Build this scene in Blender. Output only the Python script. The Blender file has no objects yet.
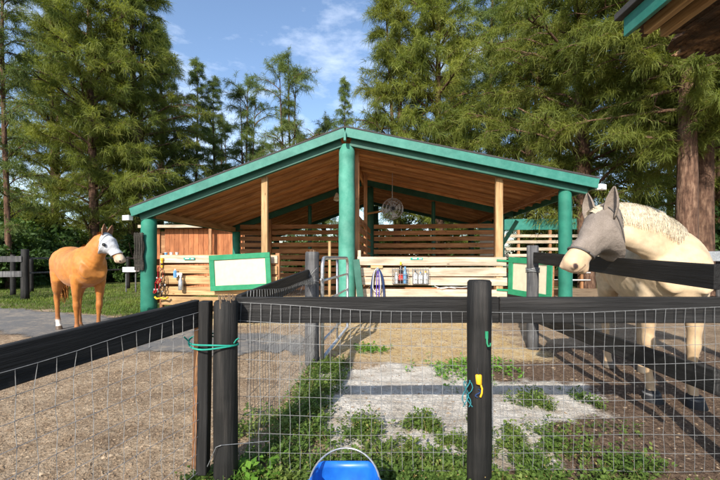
import bpy, bmesh, math, random
import numpy as np
from mathutils import Vector, Matrix, Quaternion

random.seed(7)
rng = np.random.default_rng(7)
R = math.radians
scene = bpy.context.scene
COL = scene.collection

# ------------------------------------------------------------------ camera
cam_d = bpy.data.cameras.new("Camera")
cam = bpy.data.objects.new("Camera", cam_d)
COL.objects.link(cam)
cam_d.sensor_width = 36.0
cam_d.lens = 18.5
cam_d.shift_y = 0.025
cam_d.clip_start = 0.05
cam_d.clip_end = 3000
cam.location = (0, 0, 1.25)
cam.rotation_euler = (R(90), 0, 0)
scene.camera = cam

# ------------------------------------------------------------------ sky and sun
SUN_EL, SUN_AZ = 32.5, 20.0
world = bpy.data.worlds.new("World")
scene.world = world
world.use_nodes = True
wn = world.node_tree.nodes
wl = world.node_tree.links
wn.clear()
wo = wn.new('ShaderNodeOutputWorld')
bg = wn.new('ShaderNodeBackground')
sky = wn.new('ShaderNodeTexSky')
sky.sky_type = 'NISHITA'
sky.sun_disc = False
sky.sun_elevation = R(SUN_EL)
sky.sun_rotation = R(180 + SUN_AZ)
sky.air_density = 1.0
sky.dust_density = 0.9
sky.ozone_density = 2.0
tc = wn.new('ShaderNodeTexCoord')
mp = wn.new('ShaderNodeMapping')
mp.inputs['Scale'].default_value = (1.0, 1.0, 2.6)
mp.inputs['Location'].default_value = (0.35, 0.1, 0.0)
cn = wn.new('ShaderNodeTexNoise')
cn.inputs['Scale'].default_value = 2.3
cn.inputs['Detail'].default_value = 7
cn.inputs['Roughness'].default_value = 0.62
cr = wn.new('ShaderNodeValToRGB')
cr.color_ramp.elements[0].position = 0.52
cr.color_ramp.elements[0].color = (0, 0, 0, 1)
cr.color_ramp.elements[1].position = 0.92
cr.color_ramp.elements[1].color = (0.85, 0.85, 0.85, 1)
mixw = wn.new('ShaderNodeMixRGB')
mixw.inputs[2].default_value = (8.2, 8.6, 9.2, 1)
wl.new(tc.outputs['Generated'], mp.inputs['Vector'])
wl.new(mp.outputs['Vector'], cn.inputs['Vector'])
wl.new(cn.outputs['Fac'], cr.inputs['Fac'])
wl.new(cr.outputs['Color'], mixw.inputs[0])
wl.new(sky.outputs['Color'], mixw.inputs[1])
wl.new(mixw.outputs['Color'], bg.inputs['Color'])
bg.inputs['Strength'].default_value = 0.15
wl.new(bg.outputs['Background'], wo.inputs['Surface'])

sun_d = bpy.data.lights.new("sun", 'SUN')
sun_d.energy = 4.6
sun_d.angle = R(0.53)
sun_d.color = (1.0, 0.93, 0.82)
sun = bpy.data.objects.new("sun", sun_d)
COL.objects.link(sun)
sd = Vector((math.sin(R(SUN_AZ)) * math.cos(R(SUN_EL)), math.cos(R(SUN_AZ)) * math.cos(R(SUN_EL)), -math.sin(R(SUN_EL))))
sun.rotation_euler = sd.to_track_quat('-Z', 'Y').to_euler()
sun.location = (-4, -8, 9)

vs = scene.view_settings
vs.view_transform = 'Standard'
vs.look = 'None'
vs.gamma = 1.0
vs.exposure = 0.75
vs.use_curve_mapping = False

# ------------------------------------------------------------------ materials
def new_mat(name):
    m = bpy.data.materials.new(name)
    m.use_nodes = True
    nt = m.node_tree
    b = nt.nodes['Principled BSDF']
    return m, nt, b

def ramp(nt, fac, stops):
    r = nt.nodes.new('ShaderNodeValToRGB')
    e = r.color_ramp.elements
    while len(e) < len(stops):
        e.new(0.5)
    for i, (p, c) in enumerate(stops):
        e[i].position = p
        e[i].color = (c[0], c[1], c[2], 1)
    nt.links.new(fac, r.inputs['Fac'])
    return r.outputs['Color']

def noise(nt, vec, scale, detail=4, rough=0.55):
    n = nt.nodes.new('ShaderNodeTexNoise')
    n.inputs['Scale'].default_value = scale
    n.inputs['Detail'].default_value = detail
    n.inputs['Roughness'].default_value = rough
    if vec is not None:
        nt.links.new(vec, n.inputs['Vector'])
    return n.outputs['Fac']

def mapped(nt, scale=(1, 1, 1), kind='Object', rand=False):
    t = nt.nodes.new('ShaderNodeTexCoord')
    m = nt.nodes.new('ShaderNodeMapping')
    m.inputs['Scale'].default_value = scale
    nt.links.new(t.outputs[kind], m.inputs['Vector'])
    if rand:
        oi = nt.nodes.new('ShaderNodeObjectInfo')
        mu = nt.nodes.new('ShaderNodeMath')
        mu.operation = 'MULTIPLY'
        mu.inputs[1].default_value = 37.0
        nt.links.new(oi.outputs['Random'], mu.inputs[0])
        nt.links.new(mu.outputs[0], m.inputs['Location'])
    return m.outputs['Vector']

def mixc(nt, fac, a, b, mode='MIX'):
    m = nt.nodes.new('ShaderNodeMixRGB')
    m.blend_type = mode
    for i, v in ((0, fac), (1, a), (2, b)):
        if isinstance(v, (int, float)):
            m.inputs[i].default_value = v
        elif isinstance(v, tuple):
            m.inputs[i].default_value = (v[0], v[1], v[2], 1)
        else:
            nt.links.new(v, m.inputs[i])
    return m.outputs['Color']

def math_n(nt, op, a, b):
    m = nt.nodes.new('ShaderNodeMath')
    m.operation = op
    for i, v in ((0, a), (1, b)):
        if isinstance(v, (int, float)):
            m.inputs[i].default_value = v
        else:
            nt.links.new(v, m.inputs[i])
    return m.outputs[0]

def bump(nt, b, h, strength, dist):
    bn = nt.nodes.new('ShaderNodeBump')
    bn.inputs['Strength'].default_value = strength
    bn.inputs['Distance'].default_value = dist
    nt.links.new(h, bn.inputs['Height'])
    nt.links.new(bn.outputs['Normal'], b.inputs['Normal'])

def vary(nt, col, lo=0.7, hi=1.2):
    oi = nt.nodes.new('ShaderNodeObjectInfo')
    mr = nt.nodes.new('ShaderNodeMapRange')
    mr.inputs['To Min'].default_value = lo
    mr.inputs['To Max'].default_value = hi
    nt.links.new(oi.outputs['Random'], mr.inputs['Value'])
    return mixc(nt, 1.0, col, mr.outputs['Result'], 'MULTIPLY')

def wood_mat(name, c_dark, c_mid, c_light, rough=0.75, lo=0.75, hi=1.15, grain=(1.6, 34, 34), knots=True, bs=(.5, .004)):
    m, nt, b = new_mat(name)
    v = mapped(nt, grain, rand=True)
    n1 = noise(nt, v, 1.0, 6, 0.65)
    col = ramp(nt, n1, [(0.28, c_dark), (0.5, c_mid), (0.72, c_light)])
    v2 = mapped(nt, (1.2, 4, 4), rand=True)
    n2 = noise(nt, v2, 1.6, 3)
    st = ramp(nt, n2, [(0.35, (0.62, 0.6, 0.58)), (0.6, (1.0, 1.0, 1.0))])
    col = mixc(nt, 0.8, col, st, 'MULTIPLY')
    if knots:
        v3 = mapped(nt, (2.2, 6, 6), rand=True)
        vo = nt.nodes.new('ShaderNodeTexVoronoi')
        vo.inputs['Scale'].default_value = 1.3
        nt.links.new(v3, vo.inputs['Vector'])
        kf = ramp(nt, vo.outputs['Distance'], [(0.05, (0.3, 0.22, 0.16)), (0.13, (1, 1, 1))])
        col = mixc(nt, 0.85, col, kf, 'MULTIPLY')
    col = vary(nt, col, lo, hi)
    nt.links.new(col, b.inputs['Base Color'])
    b.inputs['Roughness'].default_value = rough
    b.inputs['Specular IOR Level'].default_value = 0.3
    bump(nt, b, n1, bs[0], bs[1])
    return m

def paint_mat(name, col, worn, rough=0.55, amount=0.6, scale=6.0):
    m, nt, b = new_mat(name)
    v = mapped(nt, (1, 1, 1), rand=True)
    n1 = noise(nt, v, scale, 7, 0.7)
    c = ramp(nt, n1, [(0.4, col), (0.75, worn)])
    n2 = noise(nt, v, 1.7, 4)
    d = ramp(nt, n2, [(0.3, (0.7, 0.7, 0.7)), (0.65, (1.08, 1.08, 1.08))])
    c = mixc(nt, amount, c, d, 'MULTIPLY')
    nt.links.new(c, b.inputs['Base Color'])
    b.inputs['Roughness'].default_value = rough
    b.inputs['Specular IOR Level'].default_value = 0.35
    n3 = noise(nt, v, 60, 3)
    bump(nt, b, n3, 0.25, 0.003)
    return m

def plain(name, col, rough=0.6, metal=0.0, spec=0.4, nscale=25.0, amt=0.25):
    m, nt, b = new_mat(name)
    v = mapped(nt, (1, 1, 1))
    n1 = noise(nt, v, nscale, 4)
    d = ramp(nt, n1, [(0.3, (1 - amt, 1 - amt, 1 - amt)), (0.7, (1 + amt * .4, 1 + amt * .4, 1 + amt * .4))])
    c = mixc(nt, 1.0, col, d, 'MULTIPLY')
    nt.links.new(c, b.inputs['Base Color'])
    b.inputs['Roughness'].default_value = rough
    b.inputs['Metallic'].default_value = metal
    b.inputs['Specular IOR Level'].default_value = spec
    return m

def leaf_mat(name, c_dark, c_mid, c_light, scale=0.6, trans=0.35, rough=0.6):
    m, nt, b = new_mat(name)
    v = mapped(nt, (1, 1, 1), rand=True)
    n1 = noise(nt, v, scale, 3, 0.6)
    n2 = noise(nt, v, scale * 14, 2, 0.6)
    f = math_n(nt, 'ADD', math_n(nt, 'MULTIPLY', n1, 0.6), math_n(nt, 'MULTIPLY', n2, 0.4))
    c = ramp(nt, f, [(0.36, c_dark), (0.5, c_mid), (0.64, c_light)])
    c = vary(nt, c, 0.82, 1.15)
    nt.links.new(c, b.inputs['Base Color'])
    b.inputs['Roughness'].default_value = rough
    b.inputs['Specular IOR Level'].default_value = 0.3
    tr = nt.nodes.new('ShaderNodeBsdfTranslucent')
    tcol = mixc(nt, 1.0, c, (1.3, 1.25, 0.6), 'MULTIPLY')
    nt.links.new(tcol, tr.inputs['Color'])
    ms = nt.nodes.new('ShaderNodeMixShader')
    ms.inputs[0].default_value = trans
    out = nt.nodes['Material Output']
    nt.links.new(b.outputs[0], ms.inputs[1])
    nt.links.new(tr.outputs[0], ms.inputs[2])
    nt.links.new(ms.outputs[0], out.inputs['Surface'])
    return m

def attr_mat(name, attr, rough=0.6, spec=0.3, hair=(40, 40, 40), amt=0.3, sheen=0.0, bstr=0.15):
    m, nt, b = new_mat(name)
    a = nt.nodes.new('ShaderNodeVertexColor')
    a.layer_name = attr
    v = mapped(nt, hair)
    n1 = noise(nt, v, 1.0, 5, 0.65)
    d = ramp(nt, n1, [(0.3, (1 - amt, 1 - amt, 1 - amt)), (0.7, (1 + amt * .45, 1 + amt * .45, 1 + amt * .45))])
    c = mixc(nt, 1.0, a.outputs['Color'], d, 'MULTIPLY')
    nt.links.new(c, b.inputs['Base Color'])
    b.inputs['Roughness'].default_value = rough
    b.inputs['Specular IOR Level'].default_value = spec
    if sheen:
        b.inputs['Sheen Weight'].default_value = sheen
    bump(nt, b, n1, bstr, 0.006)
    return m

M = {}
M['teal'] = paint_mat('teal_paint', (0.018, 0.150, 0.115), (0.05, 0.215, 0.17))
M['teal_pole'] = paint_mat('faded_teal_pole', (0.045, 0.225, 0.165), (0.11, 0.32, 0.25), 0.7, 0.8, 4.0)
M['green_dark'] = paint_mat('green_pole', (0.012, 0.14, 0.095), (0.025, 0.19, 0.13), 0.7, 0.8, 4.0)
M['green_beam'] = paint_mat('green_beam', (0.012, 0.085, 0.06), (0.03, 0.12, 0.09))
M['green_frame'] = paint_mat('green_frame', (0.01, 0.19, 0.085), (0.03, 0.25, 0.13))
M['ceiling'] = wood_mat('ceiling_wood', (0.32, 0.135, 0.052), (0.54, 0.26, 0.105), (0.66, 0.37, 0.17), lo=0.8, hi=1.1)
M['rafter'] = wood_mat('rafter_wood', (0.34, 0.16, 0.065), (0.58, 0.31, 0.14), (0.70, 0.44, 0.22))
M['pale'] = wood_mat('weathered_pale_wood', (0.30, 0.23, 0.155), (0.52, 0.435, 0.325), (0.66, 0.59, 0.48), lo=0.8, hi=1.08)
M['tan'] = wood_mat('tan_wood', (0.27, 0.15, 0.065), (0.46, 0.29, 0.135), (0.62, 0.43, 0.23), lo=0.85, hi=1.1)
M['brown'] = wood_mat('brown_wood', (0.20, 0.088, 0.04), (0.38, 0.185, 0.085), (0.50, 0.28, 0.135))
M['shed'] = wood_mat('red_brown_siding', (0.20, 0.06, 0.022), (0.38, 0.135, 0.05), (0.48, 0.20, 0.085), lo=0.85, hi=1.1)
M['rotten'] = wood_mat('rotten_plywood', (0.008, 0.005, 0.003), (0.075, 0.038, 0.018), (0.34, 0.20, 0.10), grain=(3.5, 9, 9), bs=(1.0, .03))
M['black'] = wood_mat('black_stained_wood', (0.006, 0.0055, 0.0055), (0.013, 0.0125, 0.0125), (0.033, 0.031, 0.030), rough=0.68, knots=False, lo=0.8, hi=1.25, bs=(1.0, .010))
M['blackpost'] = wood_mat('black_round_post', (0.005, 0.005, 0.005), (0.013, 0.0125, 0.012), (0.038, 0.034, 0.031), rough=0.7, knots=False, grain=(26, 26, 1.5), bs=(1.0, .012))
M['greypost'] = wood_mat('grey_round_post', (0.03, 0.03, 0.032), (0.095, 0.095, 0.1), (0.21, 0.205, 0.2), rough=0.85, knots=False, grain=(26, 26, 1.2), bs=(1.0, .012))
M['fray'] = wood_mat('splintered_wood', (0.12, 0.08, 0.05), (0.28, 0.19, 0.12), (0.42, 0.31, 0.2), knots=False)
M['roofing'] = plain('dark_roofing', (0.045, 0.043, 0.042), 0.85, nscale=40)
M['wire'] = plain('galvanised_wire', (0.23, 0.235, 0.24), 0.5, 0.35, 0.4, 60, 0.4)
M['galv'] = plain('galvanised_pipe', (0.50, 0.51, 0.52), 0.4, 0.75, 0.5, 30, 0.35)
M['cream'] = plain('cream_panel', (0.54, 0.49, 0.36), 0.6, nscale=9, amt=0.12)
M['white'] = plain('white_plastic', (0.8, 0.8, 0.79), 0.4, amt=0.1)
M['string'] = plain('teal_twine', (0.015, 0.30, 0.22), 0.8)
M['blue'] = plain('blue_bucket_plastic', (0.012, 0.13, 0.55), 0.36, nscale=14, amt=0.35)
M['yellow'] = plain('yellow_plastic', (0.80, 0.42, 0.02), 0.5, amt=0.15)
M['red'] = plain('red_webbing', (0.50, 0.02, 0.03), 0.7)
M['navy'] = plain('navy_rope', (0.015, 0.04, 0.13), 0.85, nscale=200, amt=0.5)
M['ropewhite'] = plain('white_rope', (0.62, 0.60, 0.58), 0.85, nscale=150, amt=0.4)
M['purple'] = plain('purple_rope', (0.10, 0.06, 0.42), 0.8, nscale=150, amt=0.4)
M['blk'] = plain('black_webbing', (0.015, 0.015, 0.017), 0.7)
M['mat'] = wood_mat('woven_mat', (0.018, 0.016, 0.014), (0.04, 0.035, 0.03), (0.085, 0.075, 0.062), rough=0.95, knots=False, grain=(20, 90, 20))
M['glass'] = plain('lamp_glass', (0.7, 0.72, 0.72), 0.15, spec=0.6)
M['bluebottle'] = plain('blue_bottle', (0.12, 0.30, 0.55), 0.3)
M['darkbottle'] = plain('dark_bottle', (0.03, 0.02, 0.02), 0.3)
M['redlabel'] = plain('red_label', (0.6, 0.05, 0.04), 0.5)
M['bark'] = wood_mat('tree_bark', (0.03, 0.017, 0.012), (0.115, 0.063, 0.041), (0.26, 0.165, 0.11), rough=0.95, knots=False, grain=(13, 13, 2.6), bs=(1.0, .05))
M['needle'] = leaf_mat('pine_needles', (0.075, 0.11, 0.022), (0.165, 0.20, 0.037), (0.27, 0.285, 0.06), 0.55, trans=.42)
M['needle2'] = leaf_mat('pine_needles_cool', (0.065, 0.105, 0.03), (0.125, 0.175, 0.048), (0.20, 0.245, 0.075), 0.55, trans=.42)
M['leaf'] = leaf_mat('shrub_leaves', (0.02, 0.05, 0.012), (0.05, 0.10, 0.022), (0.10, 0.17, 0.04), 1.0)
M['weed'] = leaf_mat('weed_leaves', (0.05, 0.095, 0.018), (0.10, 0.165, 0.03), (0.20, 0.25, 0.06), 3.0)
M['weed_bright'] = leaf_mat('bright_weed_leaves', (0.07, 0.17, 0.02), (0.12, 0.27, 0.03), (0.2, 0.36, 0.05), 6.0)
M['dryweed'] = leaf_mat('dry_stalks', (0.16, 0.11, 0.04), (0.30, 0.22, 0.08), (0.42, 0.33, 0.14), 6.0, trans=0.15)
M['grass'] = leaf_mat('grass_blades', (0.05, 0.085, 0.014), (0.105, 0.16, 0.024), (0.19, 0.23, 0.045), 0.7)
M['chips'] = wood_mat('wood_chips', (0.12, 0.075, 0.045), (0.32, 0.225, 0.14), (0.52, 0.41, 0.285), knots=False, lo=1, hi=1, grain=(13, 13, 13))

# ------------------------------------------------------------------ mesh helpers
def setp(o, label=None, cat=None, group=None, kind=None):
    if label: o['label'] = label
    if cat: o['category'] = cat
    if group: o['group'] = group
    if kind: o['kind'] = kind
    return o

def link(name, me, parent=None, loc=None, mat4=None):
    o = bpy.data.objects.new(name, me)
    COL.objects.link(o)
    if parent: o.parent = parent
    if mat4 is not None: o.matrix_basis = mat4
    elif loc is not None: o.location = loc
    return o

def thing(name, label, cat, loc=(0, 0, 0), rz=0.0, group=None):
    o = link(name, None, None, loc)
    o.empty_display_size = 0.2
    o.rotation_euler = (0, 0, rz)
    return setp(o, label, cat, group)

def frame_of(d, up=Vector((0, 0, 1))):
    x = Vector(d).normalized()
    up = Vector(up)
    if abs(x.dot(up.normalized())) > 0.98:
        up = Vector((1, 0, 0)) if abs(x.x) < 0.9 else Vector((0, 1, 0))
    y = up.cross(x).normalized()
    z = x.cross(y).normalized()
    return x, y, z

_board_cache = {}
def board_mesh(L, W, T, mat, bev=0.004):
    k = (round(L, 3), round(W, 3), round(T, 3), mat.name)
    if k in _board_cache: return _board_cache[k]
    bm = bmesh.new()
    bmesh.ops.create_cube(bm, size=1.0)
    bmesh.ops.scale(bm, vec=(L, W, T), verts=bm.verts)
    bmesh.ops.bevel(bm, geom=bm.edges[:], offset=min(bev, T * 0.3, W * .3), segments=1, affect='EDGES')
    me = bpy.data.meshes.new('board')
    bm.to_mesh(me); bm.free()
    me.materials.append(mat)
    _board_cache[k] = me
    return me

def board(name, p0, p1, h, t, mat, parent=None, up=(0, 0, 1), roll=0.0):
    """board from p0 to p1; h = size along 'up', t = thickness across."""
    p0 = Vector(p0); p1 = Vector(p1)
    x, y, z = frame_of(p1 - p0, up)
    L = (p1 - p0).length
    me = board_mesh(L, t, h, mat)
    rot = Matrix((x, y, z)).transposed()
    if roll: rot = rot @ Matrix.Rotation(roll, 3, 'X')
    m4 = Matrix.Translation((p0 + p1) / 2) @ rot.to_4x4()
    return link(name, me, parent, mat4=m4)

class MB:
    def __init__(s):
        s.v = []; s.f = []; s.n = 0
    def add(s, v, f):
        s.v.append(np.asarray(v, float).reshape(-1, 3))
        for q in f: s.f.append(tuple(int(i) + s.n for i in q))
        s.n += len(s.v[-1])
        return s
    def tube(s, pts, rad, n=6, cap=True, up=(0, 0, 1), flat=None):
        pts = [Vector(p) for p in pts]
        if not hasattr(rad, '__len__'): rad = [rad] * len(pts)
        V = []
        prev = None
        for i, p in enumerate(pts):
            d = pts[min(i + 1, len(pts) - 1)] - pts[max(i - 1, 0)]
            if d.length < 1e-9: d = Vector((0, 0, 1))
            d.normalize()
            if prev is None:
                _, y, z = frame_of(d, up)
            else:
                y = (prev - d * prev.dot(d))
                if y.length < 1e-6: _, y, z = frame_of(d, up)
                y.normalize()
                z = d.cross(y)
            prev = y
            r = rad[i]
            ra, rb = (r, r) if not hasattr(r, '__len__') else r
            for k in range(n):
                a = 2 * math.pi * k / n
                V.append(p + y * (ra * math.cos(a)) + z * (rb * math.sin(a)))
        F = []
        for i in range(len(pts) - 1):
            for k in range(n):
                k2 = (k + 1) % n
                F.append((i * n + k, i * n + k2, (i + 1) * n + k2, (i + 1) * n + k))
        if cap:
            F.append(tuple(range(n - 1, -1, -1)))
            b = (len(pts) - 1) * n
            F.append(tuple(b + k for k in range(n)))
        return s.add([tuple(p) for p in V], F)
    def loft(s, secs, n=20, cap=True, ex=2.0):
        """secs: (center, sidevec, upvec, half_side, half_up)"""
        V = []
        for c, a, b, ra, rb in secs:
            for k in range(n):
                t = 2 * math.pi * k / n
                ct, st = math.cos(t), math.sin(t)
                cc = math.copysign(abs(ct) ** (2 / ex), ct)
                ss = math.copysign(abs(st) ** (2 / ex), st)
                V.append(tuple(Vector(c) + Vector(a) * (ra * cc) + Vector(b) * (rb * ss)))
        F = []
        for i in range(len(secs) - 1):
            for k in range(n):
                k2 = (k + 1) % n
                F.append((i * n + k, i * n + k2, (i + 1) * n + k2, (i + 1) * n + k))
        if cap:
            F.append(tuple(range(n - 1, -1, -1)))
            b0 = (len(secs) - 1) * n
            F.append(tuple(b0 + k for k in range(n)))
        return s.add(V, F)
    def box(s, c, sz, rot=None):
        V = []
        for dx in (-.5, .5):
            for dy in (-.5, .5):
                for dz in (-.5, .5):
                    p = Vector((dx * sz[0], dy * sz[1], dz * sz[2]))
                    if rot is not None: p = rot @ p
                    V.append(tuple(p + Vector(c)))
        F = [(0, 1, 3, 2), (4, 6, 7, 5), (0, 4, 5, 1), (2, 3, 7, 6), (0, 2, 6, 4), (1, 5, 7, 3)]
        return s.add(V, F)
    def mesh(s, name, mat, smooth=False):
        me = bpy.data.meshes.new(name)
        V = np.concatenate(s.v) if s.v else np.zeros((0, 3))
        me.from_pydata(V.tolist(), [], s.f)
        if mat: me.materials.append(mat)
        if smooth:
            me.polygons.foreach_set('use_smooth', [True] * len(me.polygons))
        me.update()
        return me
    def build(s, name, mat, parent=None, smooth=False, loc=None):
        return link(name, s.mesh(name, mat, smooth), parent, loc)

def np_mesh(name, V, F, mat, smooth=False):
    """V (n,3), F (m,k) arrays with constant k"""
    me = bpy.data.meshes.new(name)
    m, k = F.shape
    me.vertices.add(len(V)); me.vertices.foreach_set('co', np.ascontiguousarray(V, dtype=np.float32).ravel())
    me.loops.add(m * k); me.loops.foreach_set('vertex_index', np.ascontiguousarray(F, dtype=np.int32).ravel())
    me.polygons.add(m)
    me.polygons.foreach_set('loop_start', np.arange(0, m * k, k, dtype=np.int32))
    me.polygons.foreach_set('loop_total', np.full(m, k, dtype=np.int32))
    me.update(calc_edges=True)
    if mat: me.materials.append(mat)
    if smooth: me.polygons.foreach_set('use_smooth', [True] * m)
    return me

def round_pole(name, base, h, r, mat, parent, n=18, taper=0.94, wob=0.012, lean=(0, 0), cut=0.0):
    pts, rad = [], []
    ks = max(6, int(h / 0.25))
    for i in range(ks + 1):
        t = i / ks
        pts.append((base[0] + lean[0] * t + random.uniform(-wob, wob) * r * 3, base[1] + lean[1] * t + random.uniform(-wob, wob) * r * 3, base[2] + h * t))
        rad.append(r * (1 + (taper - 1) * t) * random.uniform(0.985, 1.015))
    pts.append((pts[-1][0], pts[-1][1], pts[-1][2] + 0.012)); rad.append(rad[-1] * 0.86)
    o = MB().tube(pts, rad, n, up=(1, 0, 0)).build(name, mat, parent, smooth=True)
    for p in o.data.polygons:
        if len(p.vertices) > 4 or abs(p.normal.z) > .35: p.use_smooth = False
    return o

# value noise for ground zoning
def vnoise(x, y, s, seed):
    r = np.random.default_rng(seed).random((64, 64))
    xs, ys = x * s, y * s
    xi = np.floor(xs).astype(int); yi = np.floor(ys).astype(int)
    fx = xs - xi; fy = ys - yi
    fx = fx * fx * (3 - 2 * fx); fy = fy * fy * (3 - 2 * fy)
    g = lambda a, b: r[a % 64, b % 64]
    return (g(xi, yi) * (1 - fx) + g(xi + 1, yi) * fx) * (1 - fy) + (g(xi, yi + 1) * (1 - fx) + g(xi + 1, yi + 1) * fx) * fy
def fbm(x, y, s, seed):
    return (vnoise(x, y, s, seed) * .5 + vnoise(x, y, s * 2.1, seed + 1) * .3 + vnoise(x, y, s * 4.3, seed + 2) * .2)
def sstep(a, b, x):
    t = np.clip((x - a) / (b - a), 0, 1)
    return t * t * (3 - 2 * t)

# ------------------------------------------------------------------ ground
def axis(lo, hi, step, far):
    core = np.arange(lo, hi + 1e-6, step)
    g = [step]
    pos, neg = [], []
    p = hi; d = step
    while p < far:
        d *= 1.35; p += d; pos.append(p)
    p = lo; d = step
    while p > -far:
        d *= 1.35; p -= d; neg.append(p)
    return np.concatenate([np.array(neg[::-1]), core, np.array(pos)])
gx = axis(-10, 7, 0.07, 900)
gy = axis(0.2, 13, 0.07, 900)
GX, GY = np.meshgrid(gx, gy, indexing='ij')
gxf, gyf = GX.ravel(), GY.ravel()

def zones(x, y):
    n = fbm(x, y, 0.9, 11); n2 = fbm(x, y, 2.6, 31); n3 = fbm(x, y, 0.35, 51)
    # grass verge beyond the drive, on the left
    edge = 7.9 + (-5 - x) * 0.36 + (n - .5) * 1.3
    grass = sstep(-0.25, 0.5, y - edge) * sstep(-4.6, -5.2, x + (n - .5))
    grass = np.maximum(grass, sstep(13.5, 16, y + (n3 - .5) * 6) * 0.8)
    # white sand pad in the middle
    d = np.sqrt(((x - 0.55) / 1.35) ** 2 + ((y - 3.35) / 1.05) ** 2) + (n - .5) * 1.0 + (n2 - .5) * .6
    sand = sstep(1.15, 0.7, d) * sstep(-0.75, -0.35, x)
    # straw coloured litter in front of the barn
    hay = sstep(3.9, 4.9, y + (n - .5) * 1.2) * sstep(-0.6, -0.2, x) * sstep(2.9, 2.0, x + (n2 - .5))
    hay = np.maximum(hay, sstep(6.4, 7.2, y) * sstep(-4.2, -3.2, x) * sstep(-0.3, -.6, x) * .7)
    # dark paddock soil to the right, the dark tone widened leftwards nearer the camera
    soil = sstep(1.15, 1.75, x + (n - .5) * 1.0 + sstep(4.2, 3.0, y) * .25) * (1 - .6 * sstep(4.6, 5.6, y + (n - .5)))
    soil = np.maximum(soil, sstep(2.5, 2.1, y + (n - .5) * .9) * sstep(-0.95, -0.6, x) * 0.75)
    return grass, sand, hay, soil

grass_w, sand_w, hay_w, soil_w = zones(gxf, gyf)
gz = (fbm(gxf, gyf, 1.7, 71) - .5) * 0.05 * np.clip((13 - np.abs(gyf - 4)) / 10, 0, 1)
near = sstep(12, 8, np.abs(gxf) + 0 * gyf) * sstep(16, 11, gyf)
gz = gz * near
def ground_z(x, y):
    x = np.atleast_1d(np.asarray(x, float)); y = np.atleast_1d(np.asarray(y, float))
    z = (fbm(x, y, 1.7, 71) - .5) * 0.05 * np.clip((13 - np.abs(y - 4)) / 10, 0, 1)
    return z * sstep(12, 8, np.abs(x)) * sstep(16, 11, y)
nx, ny = len(gx), len(gy)
idx = np.arange(nx * ny).reshape(nx, ny)
F = np.stack([idx[:-1, :-1].ravel(), idx[1:, :-1].ravel(), idx[1:, 1:].ravel(), idx[:-1, 1:].ravel()], 1)
gm, nt, b = new_mat('ground')
me = np_mesh('ground', np.stack([gxf, gyf, gz], 1), F, gm, True)
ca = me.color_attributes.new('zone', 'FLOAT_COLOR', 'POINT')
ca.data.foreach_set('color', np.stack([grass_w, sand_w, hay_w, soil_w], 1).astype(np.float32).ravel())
ground = setp(link('ground', me), 'bare dirt, sand and grass yard around the barn', kind='structure')
va = nt.nodes.new('ShaderNodeVertexColor'); va.layer_name = 'zone'
sp = nt.nodes.new('ShaderNodeSeparateColor'); nt.links.new(va.outputs['Color'], sp.inputs[0])
v = mapped(nt)
nA = noise(nt, v, 28, 6, 0.7); nB = noise(nt, v, 5, 5, 0.6); nC = noise(nt, v, 90, 3, 0.6); nD = noise(nt, v, 1.2, 4, .6)
dirt = ramp(nt, nA, [(0.3, (0.21, 0.145, 0.092)), (0.5, (0.44, 0.335, 0.23)), (0.72, (0.62, 0.50, 0.37))])
dirt = mixc(nt, 0.75, dirt, ramp(nt, noise(nt, v, 2.2, 6, .68), [(0.36, (0.52, 0.47, 0.43)), (0.58, (1.06, 1.05, 1.03))]), 'MULTIPLY')
dirt = mixc(nt, 0.6, dirt, ramp(nt, nB, [(0.3, (0.65, 0.62, 0.6)), (0.65, (1.1, 1.08, 1.05))]), 'MULTIPLY')
grs = ramp(nt, nA, [(0.3, (0.03, 0.05, 0.010)), (0.5, (0.075, 0.11, 0.022)), (0.72, (0.16, 0.17, 0.045))])
grs = mixc(nt, ramp(nt, nD, [(0.42, (0, 0, 0)), (0.68, (.8, .8, .8))]), grs, (0.24, 0.19, 0.095))
snd = ramp(nt, nA, [(0.28, (0.52, 0.46, 0.39)), (0.5, (0.77, 0.72, 0.645)), (0.7, (0.83, 0.79, 0.73))])
snd = mixc(nt, 0.5, snd, ramp(nt, nB, [(0.38, (0.48, 0.44, 0.39)), (0.58, (1.03, 1.03, 1.03))]), 'MULTIPLY')
hay = ramp(nt, nA, [(0.3, (0.32, 0.19, 0.07)), (0.5, (0.56, 0.39, 0.18)), (0.72, (0.70, 0.56, 0.32))])
hay = mixc(nt, ramp(nt, nB, [(0.42, (0, 0, 0)), (0.62, (.75, .75, .75))]), hay, (0.62, 0.51, 0.34))
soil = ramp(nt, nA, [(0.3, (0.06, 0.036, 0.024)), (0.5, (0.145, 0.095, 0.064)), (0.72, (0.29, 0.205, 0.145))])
def brk(w):
    # break the zone edges up with fine noise
    s = math_n(nt, 'ADD', w, math_n(nt, 'MULTIPLY', math_n(nt, 'SUBTRACT', nA, 0.5), 0.9))
    return ramp(nt, s, [(0.32, (0, 0, 0)), (0.68, (1, 1, 1))])
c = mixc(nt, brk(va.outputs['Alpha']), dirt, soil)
c = mixc(nt, brk(sp.outputs[2]), c, hay)
snd = mixc(nt, ramp(nt, math_n(nt, 'ADD', math_n(nt, 'MULTIPLY', noise(nt, v, 3.2, 6, .7), .65), math_n(nt, 'MULTIPLY', nA, .35)), [(.50, (0, 0, 0)), (.60, (.65, .65, .65))]), snd, dirt)
c = mixc(nt, brk(sp.outputs[1]), c, snd)
c = mixc(nt, brk(sp.outputs[0]), c, grs)
c = mixc(nt, 0.55, c, ramp(nt, nC, [(0.3, (0.62, 0.6, 0.57)), (0.6, (1.08, 1.08, 1.08))]), 'MULTIPLY')
nt.links.new(c, b.inputs['Base Color'])
b.inputs['Roughness'].default_value = 0.95
b.inputs['Specular IOR Level'].default_value = 0.15
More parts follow.
